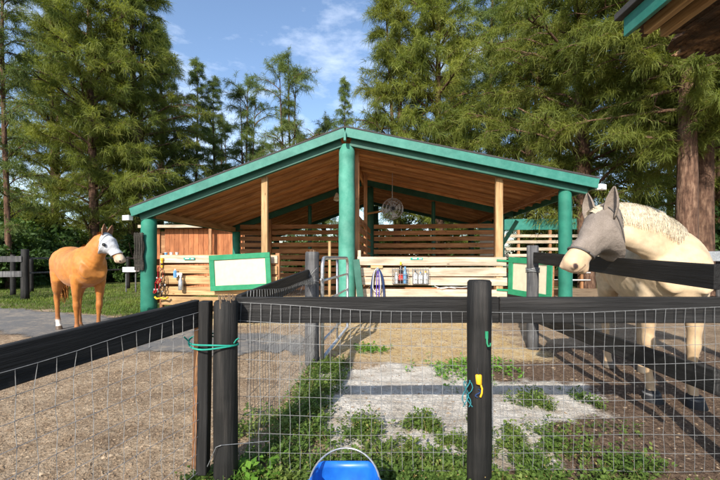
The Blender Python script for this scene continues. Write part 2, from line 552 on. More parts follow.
hh = math_n(nt, 'ADD', math_n(nt, 'ADD', nA, math_n(nt, 'MULTIPLY', nB, 1.5)), math_n(nt, 'MULTIPLY', nC, 0.45))
bump(nt, b, hh, 1.0, 0.04)

# asphalt drive on the left, edges crumbling; its grey right end stands in for shade
far_e = [(-40, 20.5), (-20, 13.6), (-12, 10.6), (-8, 9.1), (-5, 7.9), (-3.4, 7.0), (-2, 6.35), (-0.66, 5.95)]
near_e = [(-40, 15.5), (-20, 9.6), (-12, 7.5), (-8, 6.5), (-4.3, 5.4), (-3.1, 4.9), (-2.1, 4.55), (-0.62, 4.75)]
def resample(pl, n):
    pl = np.array(pl, float)
    d = np.concatenate([[0], np.cumsum(np.hypot(*np.diff(pl, axis=0).T))])
    # denser to the right end
    t = d[-1] * (1 - (1 - np.linspace(0, 1, n)) ** 2.0)
    return np.stack([np.interp(t, d, pl[:, 0]), np.interp(t, d, pl[:, 1])], 1)
na, nb = 220, 14
fe, ne = resample(far_e, na), resample(near_e, na)
V = []
for i in range(na):
    j0 = (vnoise(np.array([i * .37]), np.array([3.3]), 1, 5)[0] - .5) * .28
    j1 = (vnoise(np.array([i * .41]), np.array([7.1]), 1, 6)[0] - .5) * .34
    a = fe[i] + np.array([0, j0]); c2 = ne[i] + np.array([0, j1])
    for k in range(nb + 1):
        p = a + (c2 - a) * k / nb
        V.append((p[0], p[1], 0.0))
V = np.array(V)
V[:, 2] = ground_z(V[:, 0], V[:, 1]) + 0.010
ii = np.arange(na * (nb + 1)).reshape(na, nb + 1)
F = np.stack([ii[:-1, :-1].ravel(), ii[:-1, 1:].ravel(), ii[1:, 1:].ravel(), ii[1:, :-1].ravel()], 1)
dm, nt, b = new_mat('asphalt')
v = mapped(nt)
n1 = noise(nt, v, 60, 5, .7); n2 = noise(nt, v, 1.4, 5, .6); n3 = noise(nt, v, 9, 5, .65)
c = ramp(nt, n1, [(0.3, (0.075, 0.072, 0.07)), (0.6, (0.135, 0.13, 0.125)), (.8, (.24, .23, .22))])
c = mixc(nt, ramp(nt, math_n(nt, 'ADD', math_n(nt, 'MULTIPLY', n2, .5), math_n(nt, 'MULTIPLY', n3, .5)), [(0.48, (0, 0, 0)), (0.66, (.8, .8, .8))]), c, (0.32, 0.26, 0.19))
nt.links.new(c, b.inputs['Base Color']); b.inputs['Roughness'].default_value = .9
bump(nt, b, n1, .6, .01)
dme = np_mesh('driveway', V, F, dm, True)
kk = np.tile(np.arange(nb + 1) / nb, na); ew = np.clip(np.minimum(kk, 1 - kk) / .22, 0, 1); ew = np.minimum(ew, np.clip(np.repeat((na - 1 - np.arange(na)), nb + 1) / 25, 0, 1))
dca = dme.color_attributes.new('edge', 'FLOAT_COLOR', 'POINT'); dca.data.foreach_set('color', np.stack([ew, ew, ew, ew * 0 + 1], 1).astype(np.float32).ravel())
ea = nt.nodes.new('ShaderNodeVertexColor'); ea.layer_name = 'edge'
es_ = math_n(nt, 'ADD', ea.outputs['Color'], math_n(nt, 'MULTIPLY', math_n(nt, 'SUBTRACT', math_n(nt, 'ADD', math_n(nt, 'MULTIPLY', n3, .6), math_n(nt, 'MULTIPLY', n1, .4)), .5), 1.6))
ef_ = ramp(nt, es_, [(.30, (0, 0, 0)), (.62, (1, 1, 1))])
tb_ = nt.nodes.new('ShaderNodeBsdfTransparent'); mx_ = nt.nodes.new('ShaderNodeMixShader')
nt.links.new(ef_, mx_.inputs[0]); nt.links.new(tb_.outputs[0], mx_.inputs[1]); nt.links.new(b.outputs[0], mx_.inputs[2]); nt.links.new(mx_.outputs[0], nt.nodes['Material Output'].inputs['Surface'])
setp(link('driveway', dme), 'worn grey asphalt drive strewn with dirt, its grey right end standing in for shade', kind='structure')

# ------------------------------------------------------------------ trees
def arr_tubes(polys):
    mb = MB()
    for pts, rad, n in polys: mb.tube(pts, rad, n, cap=False, up=(1, 0, 0))
    return mb

def tufts_mesh(name, P, D, L, mat, nn=18, width=0.011, seed=0, droop=0.75):
    """P tuft bases, D outward dirs, L lengths -> feathery drooping needle strands"""
    r = np.random.default_rng(seed)
    n = len(P)
    base = np.repeat(P, nn, 0); dd = np.repeat(D, nn, 0); ll = np.repeat(L, nn)[:, None]
    m = n * nn
    off = r.uniform(0, 1, (m, 1)) * dd * ll * 0.75
    rnd = r.normal(0, 1, (m, 3)); rnd /= np.linalg.norm(rnd, axis=1, keepdims=True)
    d = dd * 0.6 + rnd * 0.8 + np.array([0, 0, 0.12])
    d /= np.linalg.norm(d, axis=1, keepdims=True)
    ln = ll * r.uniform(0.3, 0.75, (m, 1))
    p0 = base + off - np.array([0, 0, .35]) * (np.linalg.norm(off, axis=1, keepdims=True) ** 1.5)
    p1 = p0 + d * ln * 0.5
    dr = droop * r.uniform(.25, 1.0, (m, 1))
    d2 = d * (1 - dr) + np.array([0, 0, -1]) * dr
    d2 /= np.linalg.norm(d2, axis=1, keepdims=True)
    p2 = p1 + d2 * ln * 0.6
    w = np.cross(d, r.normal(0, 1, (m, 3))); w /= (np.linalg.norm(w, axis=1, keepdims=True) + 1e-9)
    w *= width * r.uniform(.7, 1.3, (m, 1))
    V = np.stack([p0 - w * .6, p0 + w * .6, p1 + w, p1 - w, p2 + w * .25, p2 - w * .25], 1).reshape(-1, 3)
    i = np.arange(m)[:, None] * 6
    F = np.concatenate([i + np.array([[0, 1, 2, 3]]), i + np.array([[3, 2, 4, 5]])], 0)
    return np_mesh(name, V, F, mat)

def make_pine(seed, H, Rr, z0, nbr, mat, dens=1.0, trunk_r=0.22, profile=None, lean=0.0, tuftL=(.4, .8), nn=26, split=0, up0=0.75, width=.0092):
    r = random.Random(seed)
    if profile is None:
        profile = lambda u: (0.55 + 0.45 * math.sin(math.pi * min(1, u * 1.15 + .15))) * (1 - u ** 3 * 0.85)
    stems = []
    for s in range(1 + split):
        ang = r.uniform(0, 6.28)
        tp = []
        spread = 0 if s == 0 else r.uniform(.6, 1.2)
        for k in range(13):
            t = k / 12
            sx = spread * math.cos(ang) * t ** .7 + lean * t * H + .10 * math.sin(t * 5 + seed + s)
            sy = spread * math.sin(ang) * t ** .7 + .10 * math.cos(t * 4 + seed)
            tp.append(Vector((sx, sy, H * t * (1 if s == 0 else .92))))
        stems.append(tp)
    polys = []
    for s, tp in enumerate(stems):
        rr = trunk_r * (1 if s == 0 else .8)
        polys.append((tp, [rr * (1.25 if k == 0 else 1) * (1 - k / 12) ** .8 + .012 for k in range(13)], 9))
    P, D, L = [], [], []
    for i in range(nbr):
        tp = stems[i % len(stems)]
        u = (i + r.random()) / nbr
        u = u ** 0.85
        z = z0 + (H - z0) * u
        tk = min(11.99, z / H * 12)
        a = tp[int(tk)].lerp(tp[int(tk) + 1], tk - int(tk))
        az = i * 2.399 + r.uniform(-.5, .5)
        ln = Rr * profile(u) * r.uniform(.55, 1.12)
        el = up0 * r.uniform(.5, 1.4) + 0.5 * u
        out = Vector((math.cos(az), math.sin(az), 0))
        pts = [a]
        n = 6
        for k in range(1, n + 1):
            t = k / n
            e = el * (1 - .95 * t)
            st = (out * math.cos(e) + Vector((0, 0, math.sin(e)))) * (ln / n)
            st += Vector((r.uniform(-1, 1), r.uniform(-1, 1), r.uniform(-.6, .6))) * ln * .035
            pts.append(pts[-1] + st)
        br = max(0.012, 0.022 * ln)
        polys.append((pts, [br * (1 - .8 * k / n) for k in range(n + 1)], 4))
        def tuft(p, d):
            P.append(tuple(p)); D.append(tuple(d)); L.append(r.uniform(*tuftL))
        for k in range(1, n + 1):
            d = (pts[k] - pts[k - 1]).normalized()
            nt_ = 1 + int(2.2 * dens * r.random() * (ln / 2.5 + .3))
            for q in range(nt_):
                tuft(pts[k - 1].lerp(pts[k], r.random()), (d + Vector((r.uniform(-.6, .6), r.uniform(-.6, .6), r.uniform(-.5, .3)))).normalized())
            # side twigs
            if k >= 2:
                for q in range(2):
                    if r.random() > .9: continue
                    sd_ = (d + Vector((r.uniform(-1, 1), r.uniform(-1, 1), r.uniform(-.5, .5))) * .95).normalized()
                    l2 = ln * r.uniform(.16, .34)
                    p0 = pts[k - 1].lerp(pts[k], r.random())
                    pm = p0 + sd_ * l2 * .5 + Vector((0, 0, .03 * l2))
                    pe = p0 + sd_ * l2 - Vector((0, 0, .18 * l2))
                    polys.append(([p0, pm, pe], [br * .4, br * .28, .006], 3))
                    m_ = max(2, int((2 + l2 * 3.2) * dens))
                    for w_ in range(m_):
                        t = r.uniform(.15, 1)
                        pp = p0.lerp(pm, t * 2) if t < .5 else pm.lerp(pe, t * 2 - 1)
                        tuft(pp, (sd_ + Vector((r.uniform(-.5, .5), r.uniform(-.5, .5), r.uniform(-.6, .2)))).normalized())
    for tp in stems:
        for q in range(int(16 * dens)):
            tuft(tp[12] - Vector((0, 0, r.uniform(0, 1.2))), Vector((r.uniform(-.6, .6), r.uniform(-.6, .6), 1)).normalized())
    tm = arr_tubes(polys).mesh('trunk', M['bark'], True)
    cm = tufts_mesh('crown', np.array(P), np.array(D), np.array(L), mat, nn, width, seed)
    return tm, cm

slim = lambda u: (0.5 + 0.5 * math.sin(math.pi * min(1, u * .9 + .1))) * (1 - u ** 2 * 0.75)
PINES = [
    make_pine(1, 19, 3.9, 1.4, 96, M['needle'], .84, .24),
    make_pine(2, 18, 3.4, 1.2, 96, M['needle'], .84, .20, split=1),
    make_pine(3, 20, 4.2, 2.0, 98, M['needle'], .8, .28, split=1),
    make_pine(4, 17, 2.0, 2.0, 62, M['needle2'], .5, .12, profile=slim, nn=18, tuftL=(.3, .6), up0=1.0),
    make_pine(5, 19, 3.6, 2.2, 92, M['needle2'], .8, .22, split=1),
    make_pine(6, 17, 3.6, 2.5, 60, M['needle2'], .42, .13, split=2, nn=20, up0=1.0, profile=lambda u: (.55 + .45 * math.sin(u * 17)) * (1 - u ** 3 * .7)),
]
def place_pine(k, px, Y, label, s=1.0, rot=0.0, group='tall pines around the barn', sz=1.0):
    X = (px - 360) / 370 * Y
    t = thing('pine_tree', label, 'tree', (X, Y, -.02), rot, group)
    t.scale = (s, s, s * sz)
    link('trunk', PINES[k][0], t)
    link('crown', PINES[k][1], t)
    return t

spots = [
    (0, 92, 19.0, 'broad pine standing behind the chestnut horse, trunk in line with its back', 1.0, .3, 1),
    (1, 52, 22.0, 'twin-stemmed pine at the outer edge of the grove behind the chestnut horse', 1.0, 1.9, 1),
    (2, 132, 21.0, 'broad pine standing just outside the low end of the barn roof', .98, 3.9, 1),
    (4, 160, 26.0, 'cool green twin-stemmed pine behind the low end of the barn roof', .92, .7, 1),
    (3, 197, 29.0, 'slender pointed pine with bare-looking tip, the taller of the pair by the grove', 1.0, 1.0, .98),
    (3, 214, 30.0, 'slender pointed pine with bare-looking tip, the shorter of the pair by the grove', .96, 4.0, .96),
    (5, 246, 29.0, 'airy open pine seen over the lower roof slope beside the pointed pair', .93, 2.2, .98),
    (5, 290, 28.0, 'airy open pine rising over the lower roof slope near the ridge', 1.0, 5.2, 1.0),
    (5, 222, 34.0, 'airy distant pine low between the pointed pair', 1.0, 4.1, .85),
    (5, 325, 34.0, 'small distant airy pine peeping over the ridge of the barn', .9, 3.3, .95),
    (5, 182, 27.0, 'airy open pine low at the edge of the grove over the low eave', .85, .4, .72),
    (5, 262, 36.0, 'airy distant pine low between the two open pines', 1.05, 2.9, .72),
    (5, 308, 31.0, 'airy open pine low above the lower roof slope beside the ridge', .85, .6, .72),
    (3, 345, 30.0, 'thin wispy pine rising just behind the ridge of the barn', .8, 1.3, 1.15),
    (1, 398, 21.0, 'dense pine directly behind the ridge, first of the tall wall of pines', 1.05, 3.0, 1),
    (0, 440, 20.0, 'broad drooping pine in the wall of pines, second from the ridge', 1.05, 4.4, 1),
    (4, 492, 24.0, 'cool green pine set back in the wall of pines above the higher roof slope', 1.1, 2.0, 1),
    (1, 530, 18.5, 'dense twin-stemmed pine above the middle of the higher roof slope', 1.0, 5.6, 1),
    (2, 584, 15.5, 'tall pine with a bare reddish trunk above the corner of the higher roof slope', 1.0, .4, 1),
    (0, 640, 19.0, 'broad pine behind the head of the masked cream horse', 1.0, 2.6, 1),
    (2, 725, 19.0, 'big pine beyond the cream horse, behind the two thick trunks', 1.0, 5.0, 1),
    (4, 672, 27.0, 'cool green pine far behind the neck of the cream horse', 1.05, 1.2, 1),
    (0, 560, 30.0, 'distant pine filling the gap behind the tall bare-trunked pine', 1.1, 3.7, 1),
    (1, 455, 31.0, 'distant pine behind the broad drooping pine', 1.1, .9, 1),
    (2, 110, 31.0, 'distant pine deep in the grove behind the chestnut horse', 1.0, 2.0, 1),
    (3, 6, 15.0, 'thin sparse dark pine beside the paddock fence', .9, 2.9, 1),
    (4, -70, 21.0, 'pine at the end of the grove, past the paddock fence', 1.0, 1.2, 1),
    (1, 820, 20.0, 'pine at the far end of the wall of pines past the cream horse', 1.0, 1.2, 1),
]
for s_ in spots: place_pine(s_[0], s_[1], s_[2], s_[3], s_[4], s_[5], sz=s_[6])

# the two thick bare trunks behind the cream horse (with high crowns)
big = make_pine(21, 16, 3.2, 4.6, 95, M['needle'], .9, .31, up0=.05, nn=42, width=.0065, tuftL=(.35, .65))
for px, Y, rot, sx, lab in ((683, 11.5, 1.0, 1.0, 'thick rough trunk pine behind the neck of the cream horse, slimmer of the pair'),
                            (706, 12.2, 3.4, 1.12, 'thick rough trunk pine behind the cream horse, stouter of the pair')):
    t = thing('pine_tree', lab, 'tree', ((px - 360) / 370 * Y, Y, -.02), rot, 'tall pines around the barn')
    t.scale = (sx, sx, 1)
    link('trunk', big[0], t); link('crown', big[1], t)

def leafy_mesh(name, seed, rx, ry, rz, n, size, mat, clumps=26):
    r = np.random.default_rng(seed)
    cc = r.normal(0, 1, (clumps, 3)); cc /= np.linalg.norm(cc, axis=1, keepdims=True)
    cc *= r.uniform(.35, .95, (clumps, 1)); cc *= np.array([rx, ry, rz]); cc[:, 2] = np.abs(cc[:, 2] + rz * .75)
    k = r.integers(0, clumps, n)
    p = r.normal(0, 1, (n, 3)); p /= np.linalg.norm(p, axis=1, keepdims=True)
    p = cc[k] + p * r.uniform(.5, 1, (n, 1)) * np.array([rx, ry, rz]) * r.uniform(.22, .4, clumps)[k][:, None]
    p[:, 2] = np.maximum(p[:, 2], r.uniform(.02, .3, n))
    a = r.normal(0, 1, (n, 3)); a /= np.linalg.norm(a, axis=1, keepdims=True)
    b_ = np.cross(a, r.normal(0, 1, (n, 3))); b_ /= np.linalg.norm(b_, axis=1, keepdims=True)
    s = size * r.uniform(.6, 1.3, (n, 1))
    V = np.stack([p - a * s, p + b_ * s * .45, p + a * s, p - b_ * s * .45], 1).reshape(-1, 3)
    F = (np.arange(n)[:, None] * 4 + np.arange(4)[None])
    return np_mesh(name, V, F, mat)
shr = [leafy_mesh('foliage', 40 + i, 1.5, 1.2, 1.35, 9000, .085, M['leaf']) for i in range(2)]
stem = MB()
for i in range(7):
    a = i * .9
    stem.tube([(0, 0, 0), (.25 * math.cos(a), .25 * math.sin(a), .8), (.7 * math.cos(a + .3), .7 * math.sin(a + .3), 1.7)], [.04, .03, .012], 5)
stem_me = stem.mesh('stem', M['bark'])
shrubs = [
    (-15, 15, 1.25, 'dark leafy shrub beyond the paddock rails, outermost'), (20, 16.5, 1.3, 'dark leafy shrub right behind the paddock gate post'),
    (58, 18, 1.2, 'leafy shrub in the dark behind the rump of the chestnut horse'), (100, 19.5, 1.15, 'leafy shrub behind the withers of the chestnut horse'),
    (140, 20, 1.2, 'leafy shrub behind the head of the chestnut horse, beside the shed'), (-50, 17, 1.5, 'tall leafy shrub past the end of the paddock rails'),
    (300, 24, 1.5, 'leafy shrub seen through the slats at the back of the aisle'), (410, 22, 1.4, 'sunlit leafy shrub seen over the back slats of the barn'),
    (470, 22, 1.4, 'leafy shrub behind the back slats, toward the higher eave'), (545, 20, 1.3, 'leafy shrub behind the white paddock rails'),
    (610, 18, 1.3, 'leafy shrub behind the ears of the cream horse'), (655, 16, 1.3, 'leafy shrub beside the slimmer thick trunk'),
    (40, 22, 2.0, 'tall leafy shrub deep in the grove between the paddock post and the chestnut horse'), (-5, 20, 1.9, 'tall leafy shrub deep in the grove behind the paddock rails'),
    (120, 25, 2.1, 'tall leafy shrub deep in the grove behind the chestnut head'), (590, 24, 2.0, 'tall leafy shrub far behind the corner of the high eave'), (640, 23, 1.9, 'tall leafy shrub far behind the crest of the cream horse'),
    (735, 15, 1.3, 'leafy shrub past the stouter thick trunk'), (350, 26, 1.7, 'leafy shrub straight down the barn aisle'), (240, 25, 1.6, 'leafy shrub behind the wooden shed')]
for i, (px, Y, s, lab) in enumerate(shrubs):
    t = thing('shrub', lab, 'shrub', ((px - 360) / 370 * Y, Y, -.03), i * 1.3, 'shrubs at the foot of the trees')
    t.scale = (s * 1.15, s, s * random.uniform(.85, 1.15))
    link('foliage', shr[i % 2], t); link('stem', stem_me, t)

# ------------------------------------------------------------------ barn
TH = R(5)
barn = thing('horse_barn', 'open-sided wooden horse barn with teal trimmed gable roof and round green poles', 'barn', (-.29, 8.15, 0), -TH)
XL, XR = -4.85, 5.12
ZRIDGE, ZL, ZR = 4.03, 2.37, 2.84
sl, sr = (ZRIDGE - ZL) / -XL, (ZRIDGE - ZR) / XR
YF, YB = -.25, 9.9
def rz(x): return ZRIDGE - (sl * -x if x < 0 else sr * x)
# poles
def pole(x, y, r, mat, top=None, z0=-.1):
    z = (rz(x) - .30 if top is None else top)
    return round_pole('pole', (x, y, z0), z - z0, r, mat, barn)
pole(0, 0, .185, M['teal_pole'], 3.72)
pole(-4.62, 0.02, .175, M['green_dark'])
pole(4.60, 0, .135, M['green_dark'])
pole(4.84, .42, .10, M['teal_pole'], 2.55)
pole(.22, 4.7, .14, M['green_beam'])
pole(-4.55, 4.7, .15, M['green_dark'])
pole(4.6, 4.7, .15, M['teal_pole'])
pole(-1.9, 4.75, .07, M['green_beam']); pole(2.4, 4.75, .07, M['green_beam'])
for x in (-4.55, .22, 4.6): pole(x, 9.3, .14, M['green_beam'])
# roof sheet
mb = MB()
V = []
for y in (YF, YB):
    for x, dz in ((XL, 0), (0, 0), (XR, 0), (XR, .028), (0, .028), (XL, .028)):
        V.append((x, y, rz(x) + dz + .004))
mb.add(V, [(0, 1, 4, 5), (1, 2, 3, 4), (11, 10, 7, 6), (10, 9, 8, 7), (0, 6, 7, 1), (1, 7, 8, 2), (2, 8, 9, 3), (3, 9, 10, 4), (4, 10, 11, 5), (5, 11, 6, 0)])
roof = mb.build('roof', M['roofing'], barn)
# ceiling boards, each running from the ridge down to an eave
nbd = 40
wbd = (YB - YF - .1) / nbd
for side, xe in ((-1, XL), (1, XR)):
    for i in range(nbd):
        y = YF + .05 + wbd * (i + .5)
        zo = -.018 + random.uniform(-.004, .004)
        nrm = Vector((sl if side < 0 else -sr, 0, 1)) if side < 0 else Vector((sr, 0, 1))
        p0 = Vector((side * .02, y, rz(side * .02) + zo)); p1 = Vector((xe * .995, y, rz(xe * .995) + zo))
        board('ceiling_board', p0, p1, .022, wbd - .012, M['ceiling'], roof, up=(-sl if side < 0 else sr, 0, 1))
# rafters
for side, xe in ((-1, XL), (1, XR)):
    y = .55
    while y < YB - .1:
        if abs(y - 4.7) > .12:
            zo = -.031 - .045
            board('rafter', (side * .06, y, rz(side * .06) + zo), (xe * .985, y, rz(xe * .985) + zo), .085, .042, M['rafter'], roof, up=(-sl if side < 0 else sr, 0, 1))
        y += .62
# fascia boards and the beams behind them
for side, xe in ((-1, XL), (1, XR)):
    upv = (-sl if side < 0 else sr, 0, 1)
    board('fascia_board', (0, YF - .022, rz(0) - .098), (xe, YF - .022, rz(xe) - .098), .19, .036, M['teal'], barn, up=upv)
    board('gable_beam', (side * .1, YF + .15, rz(side * .1) - .24), (xe * .975, YF + .15, rz(xe * .975) - .225), .18, .09, M['green_beam'], barn, up=upv)
    for yy in (4.7, 9.3):
        board('gable_beam', (side * .08, yy, rz(side * .08) - .15), (xe * .98, yy, rz(xe * .98) - .15), .2, .08, M['green_beam'], barn, up=upv)
    board('fascia_board', (xe, YF, rz(xe) - .09), (xe, YB, rz(xe) - .09), .17, .03, M['teal'], barn)
    board('drip_edge', (0, YF - .046, rz(0) + .018), (xe * 1.003, YF - .046, rz(xe) + .018), .03, .012, M['roofing'], barn, up=upv)
board('eave_beam', (-4.6, .2, rz(-4.6) - .19), (-4.6, 9.6, rz(-4.6) - .19), .16, .07, M['tan'], barn)
board('eave_beam', (4.6, .2, rz(4.6) - .19), (4.6, 9.6, rz(4.6) - .19), .16, .07, M['brown'], barn)
board('ridge_beam', (0, .25, rz(0) - .15), (0, 9.6, rz(0) - .15), .18, .06, M['rafter'], barn)
# hook block at the ridge
board('ridge_block', (.0, YF - .065, ZRIDGE - .30), (.0, YF - .065, ZRIDGE - .12), .05, .09, M['teal'], barn)
# wooden uprights
def upright(x, y, w, d, mat, top=None, z0=-.05):
    z = rz(x) - .30 if top is None else top
    return board('upright', (x, y, z0), (x, y, z), w, d, mat, barn, up=(1, 0, 0))
upright(-1.87, .05, .14, .09, M['tan'])
upright(3.27, .05, .145, .09, M['tan'])
upright(-1.58, .09, .09, .09, M['brown'], 1.36)
upright(-4.36, .11, .07, .08, M['brown'], 1.36)
upright(.20, .28, .1, .09, M['brown'])
upright(.27, .06, .07, .06, M['pale'], 1.42)
upright(3.86, 2.4, .12, .1, M['brown'])
upright(-3.3, 4.6, .12, .1, M['brown'])
upright(.24, 2.4, .1, .09, M['brown'])
upright(.0 - .38, -.02, .055, .04, M['tan'], 1.62)
# stall fronts: each plank of its own
def planks(x0, x1, y, zs, h, mat, jit=.012, t=.035):
    for z in zs:
        a = random.uniform(-jit, jit)
        board('plank', (x0 + random.uniform(-.03, .03), y + random.uniform(-.004, .004), z + a), (x1 + random.uniform(-.03, .03), y, z + random.uniform(-jit, jit)), h * random.uniform(.95, 1.05), t, mat, barn)
planks(-4.36, -1.56, .02, [1.22], .16, M['pale'])
planks(-4.33, -1.56, .02, [.99, .74, .50, .26], .19, M['tan'])
planks(.22, 3.42, .0, [1.185, .95, .75, .49, .25], .178, M['pale'])
# ledge behind the top planks
board('ledge', (-4.36, .09, 1.31), (-1.56, .09, 1.31), .025, .11, M['tan'], barn)
# stall partition beside the aisle, back walls of the stalls, right end wall
for z in np.arange(.2, 2.25, .215):
    board('plank', (.24, .36, z), (.24, 4.6, z + .02), .15, .03, M['brown'], barn)
for z in np.arange(.18, 2.36, .215):
    j = random.uniform(-.01, .01)
    board('plank', (.36, 4.66, z + j), (4.5, 4.66, z + random.uniform(-.01, .01)), .145, .03, M['brown'], barn)
    board('plank', (-4.4, 4.66, z + j + .03), (-.05, 4.66, z + .03 + random.uniform(-.01, .01)), .145, .03, M['brown'], barn)
for z in np.arange(.2, 1.9, .26):
    board('plank', (-4.4, 9.24, z), (4.5, 9.24, z + .01), .15, .03, M['brown'], barn)
for z in (1.12, .90, .68, .46, .24):
    board('plank', (4.05, .62, z), (4.75, .62, z + .01), .14, .03, M['brown'], barn)
for z in (1.15, .85, .55, .25):
    board('plank', (4.62, .75, z), (4.62, 4.6, z), .15, .03, M['brown'], barn)
    board('plank', (-4.6, .25, z), (-4.6, 4.6, z), .15, .03, M['brown'], barn)
board('brace', (4.55, 4.55, 1.55), (5.0, 4.2, 2.45), .12, .05, M['teal_pole'], barn)
board('brace', (.05, 4.55, 2.75), (1.0, 3.6, 2.78), .06, .04, M['tan'], barn)

def stall_door(hx, hy, hz, ang, w, h, tilt, flip=1, lab=None):
    """door panel hung on the barn; local x along its width"""
    Mx = Matrix.Translation((hx, hy, hz)) @ Matrix.Rotation(ang, 4, 'Z') @ Matrix.Rotation(tilt, 4, 'Y')
    fw = .115
    me = board_mesh(w - .02, .02, h - .02, M['cream'])
    d = link('stall_door', me, barn, mat4=Mx @ Matrix.Translation((w / 2, 0, 0)))
    if lab: d['label'] = lab
    for s in (-1, 1):
        board('frame_board', (-w / 2, -.022, s * (h / 2 - fw / 2)), (w / 2, -.022, s * (h / 2 - fw / 2)), fw, .028, M['green_frame'], d)
        board('frame_board', (s * (w / 2 - fw / 2), -.020, -h / 2 + fw), (s * (w / 2 - fw / 2), -.020, h / 2 - fw), fw, .028, M['green_frame'], d, up=(1, 0, 0))
    board('backing', (-w / 2, .024, 0), (w / 2, .024, 0), h * .9, .024, M['brown'], d)
    return d
stall_door(-3.08, -.10, .905, R(-2), 1.42, .80, R(-3), lab='cream panel in a green frame against the left stall')
dr = stall_door(3.46, -.04, .88, R(-66), 1.12, .78, R(2), lab='cream door panel in a green frame, swung open')
for z in (1.2, .58):
    board('strap_hinge', (3.2, -.035, z), (3.47, -.035, z - .015), .045, .012, M['green_frame'], barn)

# ------------------------------------------------------------------ things on the barn
def bpt(x, y, z):
    return barn_m @ Vector((x, y, z))
barn_m = Matrix.Translation((-.29, 8.15, 0)) @ Matrix.Rotation(-TH, 4, 'Z')
def bthing(name, label, cat, x, y, z, group=None):
    return thing(name, label, cat, bpt(x, y, z), -TH, group)

# teal name plates
for x, lab in ((1.52, 'small teal plate on the top plank of the pale stall'), (-3.62, 'small teal plate on the top plank beside the hanging halters')):
    t = bthing('name_plate', lab, 'plate', x, -.026, 1.235, 'teal plates on the stalls')
    mb = MB(); mb.box((0, 0, 0), (.26, .012, .045)); mb.build('plate', M['string'], t)
    mb = MB(); mb.box((-.04, -.008, .004), (.09, .006, .018)); mb.box((.08, -.008, -.004), (.06, .006, .018)); mb.build('print', M['white'], t)

# flood lights at both eaves
def flood(p, rzz, lab):
    t = thing('flood_light', lab, 'light', p, rzz, 'flood lights under the eaves')
    mb = MB(); mb.box((0, 0, 0), (.20, .10, .11)); mb.box((0, .07, 0), (.10, .05, .06)); mb.build('housing', M['white'], t)
    mb = MB(); mb.box((0, -.055, 0), (.17, .012, .085)); mb.build('lens', M['glass'], t)
    mb = MB(); mb.tube([(0, .08, .0), (0, .14, .06), (0, .16, .14)], .015, 6); mb.build('bracket', M['galv'], t)
flood(bpt(-4.98, -.2, 2.16), R(-20), 'white flood light under the low eave corner above the chestnut horse')
flood(bpt(5.25, -.12, 2.70), R(25), 'white flood light at the high eave corner above the cream horse')

# woven mat on the left pole
t = bthing('woven_mat', 'dark woven mat hung on the green pole nearest the chestnut horse', 'mat', -4.70, -.20, 1.0)
mb = MB()
for i in range(22):
    z = i * .038
    mb.box((.012 * math.sin(i * .6), -.01 * math.sin(i * .35), z), (.22, .035, .030))
mb.build('weave', M['mat'], t)
mb = MB()
for x in (-.085, -.03, .03, .085): mb.tube([(x, -.02, -.03), (x, -.024, .4), (x, -.02, .83)], .012, 5)
mb.build('cords', M['mat'], t)

# lead ropes on a hook block
t = bthing('hook_block', 'short wooden block with a hook screwed to the pale stall planks', 'hook', .66, -.035, 1.06)
mb = MB(); mb.box((0, 0, 0), (.26, .03, .07)); mb.build('block', M['tan'], t)
mb = MB(); mb.tube([(.02, -.01, -.02), (.02, -.06, -.05), (.02, -.07, -.03)], .01, 6); mb.build('hook', M['white'], t)
def loop(name, mat, lab, x, w, drop, r, yo, n=3):
    t = bthing(name, lab, 'rope', x, -.09 - yo, 1.02)
    mb = MB()
    for k in range(n):
        ww = w * (1 - .16 * k); dd = drop * (1 - .07 * k)
        pts = []
        for i in range(25):
            a = i / 24
            if a < .36: pts.append((-ww * (1 - (1 - a / .36) ** 2) ** .5 if False else -ww * math.sin(a / .36 * 1.57), -.006 * k, -.02 * k - dd * (a / .36) ** 1.9 * .8))
            elif a < .64:
                q = (a - .36) / .28
                pts.append((-ww * math.cos(q * math.pi), -.006 * k, -.02 * k - dd * (.8 + .2 * math.sin(q * math.pi))))
            else: pts.append((ww * math.sin((1 - a) / .36 * 1.57), -.006 * k, -.02 * k - dd * ((1 - a) / .36) ** 1.9 * .8))
        mb.tube(pts, r, 7)
    mb.build('rope', mat, t, True)
    mb = MB(); mb.tube([(0, 0, .02), (0, -.012, -.04)], .016, 6); mb.build('clip', M['galv'], t)
loop('lead_rope', M['navy'], 'navy blue lead rope looped over the hook on the pale stall', .68, .15, .78, .011, .0, 2)
loop('lead_rope', M['ropewhite'], 'white rope hanging inside the navy loop on the pale stall', .665, .085, .50, .010, .035, 1)
loop('lead_rope', M['purple'], 'purple rope hanging lowest inside the navy loop', .69, .03, .74, .010, .06, 1)

